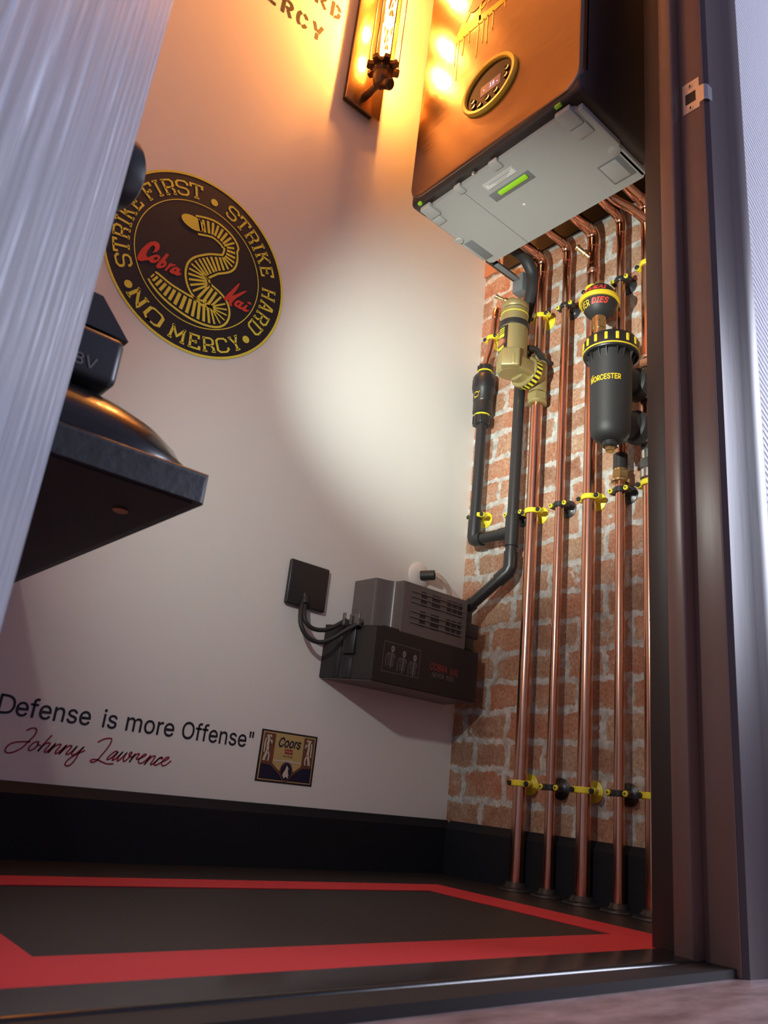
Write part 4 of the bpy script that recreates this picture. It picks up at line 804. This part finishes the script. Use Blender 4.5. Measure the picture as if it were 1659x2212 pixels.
# sticker strip on the body with yellow bars and a small brown badge
cdir = V(-1.218-gx, -1.2068-gy, 0).normalized(); rgt = V(-cdir.y, cdir.x, 0) if True else None
if rgt.y > 0: rgt = -rgt
def gmap(R, org=(gx, gy)): return lambda ph, z: V(org[0], org[1], z)+(cdir*math.cos(ph)+rgt*math.sin(ph))*R
rad = math.radians
def cyl_patch(mb, p0, p1, z0, z1, R, mi, org=(gx, gy), n=8):
    f = gmap(R, org); vs = [f(p0+(p1-p0)*i/n, z) for z in (z0, z1) for i in range(n+1)]; mb.add(vs, [[i, i+1, n+2+i, n+1+i] for i in range(n)], mi)
m = MB(); p0, p1 = rad(-80), rad(-24); cyl_patch(m, p0, p1, 1.046, 1.106, .0281, 0)
for z0_, z1_ in ((1.099, 1.1015), (1.094, 1.0965), (1.089, 1.0915), (1.078, 1.0865), (1.047, 1.056)): cyl_patch(m, rad(-70), rad(-38), z0_, z1_, .0284, 1)
m.build('striped_sticker', ['sticker_black', 'yellow'], gf)
m = MB(); f = gmap(.0288); ov = [(rad(-58)+.50*math.cos(t*PI/12), 1.066+.0125*math.sin(t*PI/12)) for t in range(24)]; m.fill([ov], f, 0); f = gmap(.0291); m.fill([[(rad(-58)+.36*math.cos(t*PI/12), 1.067+.008*math.sin(t*PI/12)) for t in range(24)]], f, 1)
m.build('badge', ['label_brown', 'terracotta'], gf)

gf.location = (PX-.0782, y1+.0092, 1.0155); gf.scale = (1.15, 1.15, 1.0)

# ================================================================== BLACK CANISTER AND BALL VESSEL
fx, fy = -.121, -.4636
fc = thing('dirt_separator', (fx, fy, .745), 'black canister filter with yellow-ribbed lid and yellow lettering', 'pipe filter')
B_ = (fx, fy, 0)
MB().lathe([(.0080, .756), (.0200, .7575), (.0290, .763), (.0345, .773), (.0365, .787), (.0395, .930), (.0420, .940)], B_, (0, 0, 1), 64).build('body', 'black_rubber', fc)
MB().lathe([(.0500, .932), (.0515, .935), (.0508, .960), (.0470, .966), (.0360, .969), (.0345, .966), (.0200, .968), (.0002, .969)], B_, (0, 0, 1), 64).build('lid', 'black_satin', fc)
MB().torus((fx, fy, .9372), (0, 0, 1), .0511, .0016, 64, 10).build('yellow_line', 'yellow_deep', fc)
f = gmap(.0500, (fx, fy))
for i in range(16):
    t = rad(-96+22.5*i+11); m = MB(); n_ = cdir*math.cos(t)+rgt*math.sin(t); tg = V(-n_.y, n_.x, 0)
    m.obox(V(fx, fy, .951)+n_*.0506, (n_, tg, (0, 0, 1)), (.0022, .0031, .0078), .0016); m.build('grip_rib', 'yellow_deep', fc)
m = MB()
for i in range(8):
    for da in (-.16, .16):
        t = rad(45*i-28)+da; n_ = cdir*math.cos(t)+rgt*math.sin(t); c0 = V(fx, fy, 0); tg = V(-n_.y, n_.x, 0)*.0008
        m.add([c0+n_*.0385+tg+V(0, 0, .936), c0+n_*.047+tg+V(0, 0, .936), c0+n_*.0378+tg+V(0, 0, .912), c0+n_*.0385-tg+V(0, 0, .936), c0+n_*.047-tg+V(0, 0, .936), c0+n_*.0378-tg+V(0, 0, .912)], [[0, 1, 2], [3, 4, 5], [0, 1, 4, 3], [1, 2, 5, 4], [2, 0, 3, 5]])
m.build('gusset', 'black_rubber', fc)
m = MB(); g_ = lambda ph, z: gmap(.0384+(z-.787)/(.143)*.0012+.0001, (fx, fy))(ph, z)
text_fit(m, 'WORCESTER', rad(-72), rad(19), .8665, .8775, g_, bold=.022)
for z_, a0, a1 in ((.8795, -70, -60), (.8825, -66, -58)): m.ribbon([(rad(a0), z_-.0012), (rad(a1), z_)], .0012, g_)
plabel(m.build('lettering', 'yellow_deep', fc), 'yellow printed lettering')
m = MB(); m.lathe([(.0130, .748), (.0145, .750), (.0145, .759), (.010, .760)], B_, (0, 0, 1), 32); m.build('drain_boss', 'black_plastic', fc)
m = MB(); hexnut(m, (fx, fy, .7385), (0, 0, 1), .0095, .010); m.build('drain_plug', 'brass', fc)
dp = V(PX-fx, ys[4]-fy, 0).normalized()
for z_ in (.896, .806):
    o = V(fx, fy, z_); m = MB(); m.cyl(o+dp*.020, o+dp*.060, .0265, 40, bev=.003); m.cyl(o+dp*.050, o+dp*.076, .0315, 44, bev=.004); m.build('port', 'black_rubber', fc)
    m = MB(); m.cyl(o+dp*.074, o+dp*.088, .0270, 36, bev=.002); m.build('port_ring', 'steel', fc)
m = MB(); m.cyl((PX, ys[4], .790), (PX, ys[4], .922), .0180, 28, bev=.002); m.build('return_tee', 'copper', fc)

fc.location.z += .0165
vx, vy = -.086, -.4117
bv = thing('ball_vessel', (vx, vy, 1.0), 'small black ball vessel with thick yellow ring and red lettering', 'vessel')
pr = [(.0331*math.sin(PI*i/24), 1.100-.0375*math.cos(PI*i/24)) for i in range(1, 24)]
MB().lathe([(.0005, pr[0][1]-.001)]+pr+[(.0005, pr[-1][1]+.001)], (vx, vy, 0), (0, 0, 1), 48).build('ball', 'black_rubber', bv)
m = MB(); m.lathe([(.0325, 1.0955), (.0365, 1.0950), (.0382, 1.0970), (.0382, 1.1030), (.0365, 1.1050), (.0325, 1.1045)], (vx, vy, 0), (0, 0, 1), 48); m.build('ring', 'yellow_deep', bv)
m = MB(); m.cyl((vx, vy, 1.040), (vx, vy, 1.066), .0125, 32, bev=.001); hexnut(m, (vx, vy, 1.052), (0, 0, 1), .0140, .012); m.cyl((vx, vy, 1.018), (vx, vy, 1.042), .0105, 28); m.tube([(vx, vy, 1.024), (vx, vy, 1.012), (vx+.010, vy-.002, 1.004), (PX, ys[3], 1.002)], .0075, 20, smooth=5); m.build('nipple', 'brass', bv)
m = MB(); hexnut(m, (vx, vy, 1.1355), (0, 0, 1), .0095, .010); m.build('top_nut', 'brass', bv)
def smap(z0, k=1.0): return lambda ph, z: V(vx, vy, z)+(cdir*math.cos(ph)+rgt*math.sin(ph))*(.0331*math.sqrt(max(.05, 1-((z-1.100)/.0375)**2))+.0006)
m = MB(); text_fit(m, 'COBRA/KAI', rad(-120), rad(18), 1.1085, 1.1200, smap(0), 0, shear=.3, bold=.03); text_fit(m, 'DIES', rad(-36), rad(24), 1.0805, 1.0905, smap(0), 0, shear=.3, bold=.03)
text_fit(m, 'NEVER', rad(-115), rad(-44), 1.0795, 1.0910, smap(0), 1, bold=.01); plabel(m.build('lettering', ['sticker_red', 'yellow_deep'], bv), 'red and yellow lettering')

bv.location.z = 1.0+.0145-.006; bv.scale = (1.07, 1.07, 1.07)

# ================================================================== CONDENSATE PIPES IN THE CORNER
XC = -.036
cw_ = thing('waste_pipe', (XC, YC, .55), 'black plastic waste pipe with tee and bends running down to the pump', 'pipe')
MB().tube([(-.150, -.185, 1.352), (-.080, -.193, 1.350), (-.045, -.195, 1.320), (-.039, -.193, 1.280), (XC, -.178, 1.230), (XC, YC, 1.1937), (XC, YC, 1.1673)], .0145, 24, smooth=7).build('hose', 'black_rubber', cw_)
m = MB(); m.tube([(XC, YC, 1.1774), (XC, YC, 0.6079)], .0124, 28); m.build('pipe', 'black_plastic', cw_)
m = MB(); m.cyl((XC, YC, 0.6485), (XC, YC, 0.7177), .0153, 32, bev=.001); m.cyl((XC, YC, 0.6811), (XC, YC+.034, 0.6811), .0140, 28, bev=.001); m.build('tee', 'black_plastic', cw_)
m = MB(); m.tube([(XC, YC+.024, 0.6811), (XC, YT, 0.6811)], .0124, 24); m.build('branch', 'black_plastic', cw_)
m = MB(); m.tube([(XC, YT-.024, 0.6811), (XC, YT-.008, 0.6811), (XC, YT-.002, 0.6831), (XC, YT, 0.6892), (XC, YT, 0.7279)], .0150, 28); m.torus((XC, YT-.024, 0.6811), (0, 1, 0), .0146, .0012, 28, 8); m.build('elbow', 'black_plastic', cw_)
m = MB(); m.tube([(XC, YT, 0.7096), (XC, YT, 0.9791)], .0124, 28); m.build('riser', 'black_plastic', cw_)
e1 = V(XC, YC, 0.5977); e2 = V(-.064, -.066, .512); ddir = (e2-e1).normalized()
m = MB(); m.tube([(XC, YC, 0.6363), (XC, YC, 0.6038), e1+ddir*.006, e1+ddir*.034], .0152, 28); m.build('elbow', 'black_plastic', cw_)
m = MB(); m.tube([e1+ddir*.02, e2], .0122, 28); m.build('diagonal_pipe', 'black_plastic', cw_)
m = MB(); m.tube([e2-ddir*.030, e2+ddir*.006], .0148, 28); m.build('coupling', 'black_plastic', cw_)

kp = thing('kinked_copper_pipe', (PX, -.09, 1.26), 'short kinked copper discharge pipe coming out of the brick corner', 'pipe')
m = MB(); m.tube([(PX, -0.0724, 1.2639), (PX, -0.0689, 1.2181), (PX, -0.0648, 1.1978), (PX, -0.0597, 1.1673), (PX-.002, -0.0536, 1.1418), (PX-.003, -0.0516, 1.1123)], .0088, 24, smooth=6); m.build('drop', 'copper', kp)
m = MB(); m.tube([(-.002, -0.0724, 1.2812), (PX+.008, -0.0724, 1.2812), (PX+.002, -0.0724, 1.2781), (PX, -0.0724, 1.2690), (PX, -0.0724, 1.2547)], .0100, 24); m.build('elbow', 'copper', kp)
MB().lathe([(.0165, 0), (.0165, .002), (.011, .0045), (.0104, .005)], (-.0005, -0.0724, 1.2812), (-1, 0, 0), 28).build('escutcheon', 'steel', kp)
tx, ty = XC+.002, YT+.003
tv = thing('waste_valve', (tx, ty, .95), 'upright black waste valve with yellow rings in the brick corner', 'valve'); T_ = (tx, ty, 0)
MB().lathe([(.0150, .978), (.0190, .983), (.0192, 1.008), (.0186, 1.010), (.0197, 1.013), (.0200, 1.036), (.0222, 1.040), (.0226, 1.076), (.0195, 1.082), (.0142, 1.084), (.0138, 1.092)], T_, (0, 0, 1), 48).build('body', 'black_plastic', tv)
m = MB()
for i in range(8):
    t = 2*PI*i/8; n_ = V(math.cos(t), math.sin(t), 0); m.obox(V(tx, ty, 1.058)+n_*.0221, (n_, V(-n_.y, n_.x, 0), (0, 0, 1)), (.0010, .0036, .0115), .0005, 0)
m.build('slot', 'ink_black', tv)
MB().lathe([(.0135, 1.0915), (.0150, 1.0925), (.0150, 1.0950), (.0135, 1.0960)], T_, (0, 0, 1), 40).build('yellow_ring', 'yellow', tv)
MB().lathe([(.0135, .9745), (.0155, .9755), (.0155, .9780), (.0135, .9790)], T_, (0, 0, 1), 40).build('yellow_ring', 'yellow', tv)
def ribbed(z0_, z1_, r, name):
    m = MB(); m.lathe([(r*.9, z0_), (r, z0_+.002), (r, z1_-.002), (r*.9, z1_)], T_, (0, 0, 1), 40)
    for i in range(10):
        t = 2*PI*i/10; n_ = V(math.cos(t), math.sin(t), 0); m.obox(V(tx, ty, (z0_+z1_)/2)+n_*r, (n_, V(-n_.y, n_.x, 0), (0, 0, 1)), (.0014, .0020, (z1_-z0_)/2-.001), .0006)
    m.build(name, 'black_plastic', tv)
ribbed(1.0955, 1.110, .0142, 'top_nut'); ribbed(.951, .974, .0166, 'bottom_nut')
m = MB(); f = gmap(.0204, (tx, ty)); m.ribbon([(rad(-42)+.30*math.cos(t*PI/14), 1.024+.0068*math.sin(t*PI/14)) for t in range(28)], .0022, lambda a, z: f(a, z), closed=True); m.ribbon([(rad(-52), 1.014), (rad(-20), 1.032)], .0022, f); m.build('emblem', 'yellow_deep', tv)

tv.location.z += .0152; tv.scale = (1.22, 1.22, 1.0)

# ================================================================== CONDENSATE PUMP, FLEX OUTLET, PIPE ROSE
pp = thing('condensate_pump', (-.2, -.05, .3255), 'black condensate pump with grey slotted cover hung low on the white wall', 'pump')
ZM = lambda u, v, h: V(u, v, h)
tank_o = [(-.3635, -.001), (-.3190, -.101), (-.3120, -.103), (-.0440, -.1005), (-.0300, -.001)]
m = MB(); m.prism(tank_o, ZM, .3275, .4270); m.build('tank', 'black_satin', pp)
m = MB(); m.prism([(-.3600, -.001), (-.3180, -.097), (-.0480, -.097), (-.0330, -.001)], ZM, .3255, .3275); m.build('base', 'pump_grey', pp)
m = MB(); m.prism([(-.300, -.03), (-.300, -.0985), (-.090, -.0985), (-.09, -.03)], ZM, .4255, .431); m.build('lip', 'black_plastic', pp)
cv = cat2([(-.3040, -.062), (-.2990, -.0655), (-.2900, -.0680), (-.2780, -.0715), (-.2660, -.080), (-.2630, -.098)], 4)
cov = [(-.3060, -.001)]+cv+[(-.2600, -.1000), (-.0850, -.1000), (-.0810, -.001)]
m = MB(); m.prism(cov, ZM, .4215, .5270); cover = m.build('cover', 'pump_grey', pp, angle=28); plabel(cover, 'glossy grey slotted cover')
FP = lambda h: (lambda u, v: V(u, -.1000-h, v))
for z0_, z1_ in ((.4860, .5175), (.4460, .4785)):
    g = MB(); hh = (z1_-z0_)
    for a, b_ in ((-.215, -.200), (-.185, -.163), (-.143, -.131), (-.127, -.115), (-.111, -.100)):
        if a < -.15 : g.box((a, -.1006, z0_+.002), (b_, -.1000, z1_-.001))
        else: g.box((a, -.1006, z0_+.002), (b_, -.1000, z1_-.001))
    g.build('vent_opening', 'ink_black', cover)
    for k in range(3):
        zb_ = z0_+hh*(k+.30)/3; r_ = MB(); r_.box((-.241, -.1024, zb_), (-.097, -.0998, zb_+.0034), .0008); r_.build('vent_bar', 'pump_grey', cover)
m = MB(); m.tube([V(-.105, -.1004, .4800), V(-.099, -.1004, .4805), V(-.0975, -.1004, .488)], .0008, 8); m.build('edge_rib', 'pump_grey', cover)
m = MB(); m.box((-.0810, -.088, .470), (-.0560, -.020, .512), .002); m.box((-.0810, -.096, .4555), (-.0420, -.030, .4850), .0015); m.box((-.0810, -.094, .4300), (-.0520, -.030, .4555), .0015); m.cyl((-.064, -.066, .500), (-.064, -.066, .520), .0165, 28); m.build('inlet_bracket', 'black_plastic', pp)
# left end: vertical channel with latch and two cable hooks
ln = V(-.100, -.0445, 0).normalized(); ln = V(-(.100), -.0445, 0).normalized(); lt_ = V(.0445, -.100, 0).normalized(); lp = lambda s, z: V(-.3635, -.001, z)+lt_*s
m = MB(); m.obox(lp(.058, .398)+ln*.003, (lt_, ln, (0, 0, 1)), (.012, .004, .026), .001); m.build('latch', 'black_plastic', pp)
m = MB(); m.obox(lp(.034, .376)+ln*.0006, (lt_, ln, (0, 0, 1)), (.006, .001, .046), .0003); m.obox(lp(.058, .346)+ln*.0006, (lt_, ln, (0, 0, 1)), (.008, .001, .018), .0003); m.build('channel', 'ink_black', pp)
for s in (.046, .076):
    m = MB(); p = lp(s, .430); m.obox(p+ln*.006, (lt_, ln, (0, 0, 1)), (.0030, .010, .0070), .0014); m.obox(p+ln*.014+V(0, 0, .008), (lt_, ln, (0, 0, 1)), (.0030, .0022, .0085), .0012); m.build('cable_hook', 'pump_grey', pp)
m = MB(); m.obox(lp(.061, .436)+ln*.003, (lt_, ln, (0, 0, 1)), (.0085, .003, .010), .001, 0); m.obox(lp(.061, .435)+ln*.0062, (lt_, ln, (0, 0, 1)), (.0022, .0006, .008), .0004, 1); m.build('cable_slot', ['pump_grey', 'ink_black'], pp)
PF = lambda e: (lambda u, v: V(u, -.1029+(u+.312)*(.0025/.268)-e, v))
m = MB(); fr = [(-.3005, .3465), (-.2070, .3480), (-.2055, .4010), (-.2990, .4020)]; m.fill([fr], PF(.0005), 0); m.ribbon(fr, .0006, PF(.0008), 1, closed=True)
for cx_, zt_ in ((-.281, .398), (-.2515, .3935), (-.2235, .3915)):     # three plain skeleton figures, head and ribs only
    m.fill([[(cx_+.004+.0044*math.cos(t*PI/8), zt_-.0075+.0062*math.sin(t*PI/8)) for t in range(16)]], PF(.0009), 1)
    m.fill([[(cx_+.0035+.0016*math.cos(t*PI/6), zt_-.0075+.0014*math.sin(t*PI/6)) for t in range(12)]], PF(.0012), 0)
    m.ribbon([(cx_+.003, zt_-.013), (cx_+.001, zt_-.044)], .0015, PF(.0009), 1)
    m.ribbon(cat2([(cx_-.011, zt_-.024), (cx_-.006, zt_-.0165), (cx_+.002, zt_-.0175), (cx_+.008, zt_-.0165), (cx_+.0115, zt_-.024)], 4), .0011, PF(.0009), 1)
    for k in range(5): m.ribbon(cat2([(cx_-.0075+.0003*k, zt_-.0215-.0042*k), (cx_-.003, zt_-.0195-.0042*k), (cx_+.0018, zt_-.0215-.0042*k), (cx_+.006, zt_-.0195-.0042*k), (cx_+.0085-.0003*k, zt_-.0225-.0042*k)], 4), .0009, PF(.0009), 1)
    m.ribbon([(cx_-.0115, zt_-.025), (cx_-.0105, zt_-.042)], .0010, PF(.0009), 1)
plabel(m.build('picture_sticker', ['sticker_black', 'fig_print'], pp), 'dark picture sticker of three skeleton figures')
m = MB(); text_fit(m, 'COBRA', -.1780, -.1310, .3705, .3835, PF(.0007), 0, shear=.15, bold=.03); text_fit(m, 'KAI', -.1220, -.0990, .3690, .3815, PF(.0007), 0, shear=.15, bold=.03)
text_fit(m, 'NEVER', -.1710, -.1385, .3575, .3665, PF(.0007), 1); text_fit(m, 'DIES', -.1310, -.1100, .3570, .3660, PF(.0007), 1); m.build('lettering', ['dim_red', 'print_grey'], pp)

fo = thing('flex_outlet_plate', (-.42, 0, .488), 'square black flex outlet plate on the white wall left of the pump', 'outlet plate')
m = MB(); m.box((-.4660, -.0105, .4450), (-.3765, -.0005, .5310), .0035, seg=3); m.build('plate', 'black_plastic', fo)
m = MB(); m.tube([(-.427, -.0095, .474), (-.427, -.012, .464), (-.427, -.0145, .452)], [.002, .006, .008], 18, smooth=4); m.build('cable_entry', 'black_plastic', fo)
CAB_A = [(-.4298, -.012, .4543), (-.4388, -.022, .4327), (-.4382, -.03, .4061), (-.4228, -.035, .3871), (-.4005, -.04, .3828), (-.3807, -.048, .3921), (-.3572, -.06, .413), (-.3330, -.075, .4323)]
CAB_B = [(-.4245, -.012, .4555), (-.4312, -.022, .4344), (-.4291, -.028, .416), (-.4129, -.032, .4061), (-.3904, -.036, .4079), (-.3720, -.04, .4174), (-.3560, -.045, .4304)]
m = MB(); m.tube(CAB_A, .0042, 16, smooth=8); tag(m.build('power_cable', 'black_rubber'), 'black cable with the lower loop from outlet plate to pump', 'cable', 'pump cables')
m = MB(); m.tube(CAB_B, .0042, 16, smooth=8); tag(m.build('power_cable', 'black_rubber'), 'black cable with the upper loop from outlet plate to pump', 'cable', 'pump cables')
wr = thing('wall_rose', (-.137, 0, .583), 'round white cover plate with black sleeve on the wall above the pump', 'cover plate')
MB().lathe([(.0290, 0), (.0290, .002), (.0255, .005), (.0130, .0065), (.0002, .0066)], (-.139, -.0004, .5815), (0, -1, 0), 48).build('disc', 'white_plastic', wr)
sd = V(.62, -.78, .10).normalized(); so_ = V(-.136, -.004, .582)
MB().lathe([(.0108, 0), (.0108, .030), (.0100, .031), (.0086, .031), (.0082, .020)], so_, sd, 32, cap=False).build('sleeve', 'black_rubber', wr)
m = MB(); s1 = so_+sd*.020; m.tube([s1, so_+sd*.034, V(-.108, -.045, .573), V(-.099, -.054, .556), V(-.095, -.056, .534), V(-.095, -.056, .524)], .0056, 18, smooth=6); tag(m.build('drain_tube', 'tube_clear'), 'clear plastic tube from the white cover plate down into the pump', 'tube')

# ================================================================== STRIKE PLATE ON THE FRAME
sp_ = thing('strike_plate', (XJ, -.725, 1.22), 'dull metal strike plate screwed to the brown door frame', 'strike plate')
m = MB(); SPM = lambda u, v, h=0: V(XJ-.0006-h, u, v)
m.fill([[(-.7100, 1.2330), (-.7390, 1.2330), (-.7390, 1.2420), (-.7468, 1.2430), (-.7468, 1.2760), (-.7390, 1.2770), (-.7390, 1.2970), (-.7100, 1.2970)], [(-.7150, 1.2510), (-.7330, 1.2510), (-.7330, 1.2735), (-.7150, 1.2735)]], SPM)
m.add([SPM(-.7468, 1.243), SPM(-.7468, 1.276), V(XJ+.004, -.7515, 1.2755), V(XJ+.0145, -.7530, 1.2730), V(XJ+.0145, -.7530, 1.2455), V(XJ+.004, -.7515, 1.2430)], [[0, 1, 2, 5], [5, 2, 3, 4]])
m.build('plate', 'steel_dull', sp_, fix=False)
m = MB(); m.box((XJ-.0003, -.7330, 1.2510), (XJ+.0005, -.7150, 1.2735)); m.build('latch_hole', 'ink_black', sp_)
for z_ in (1.2865, 1.2400):
    c = MB(); c.lathe([(.0046, 0), (.0044, .0008), (.0020, .0010), (.0016, .0002)], (XJ-.0006, -.7240, z_), (-1, 0, 0), 20, 0)
    c.box((XJ-.0018, -.7250, z_-.0028), (XJ-.0014, -.7230, z_+.0028), 0, 1); c.build('screw', ['steel_dull', 'ink_black'], sp_)
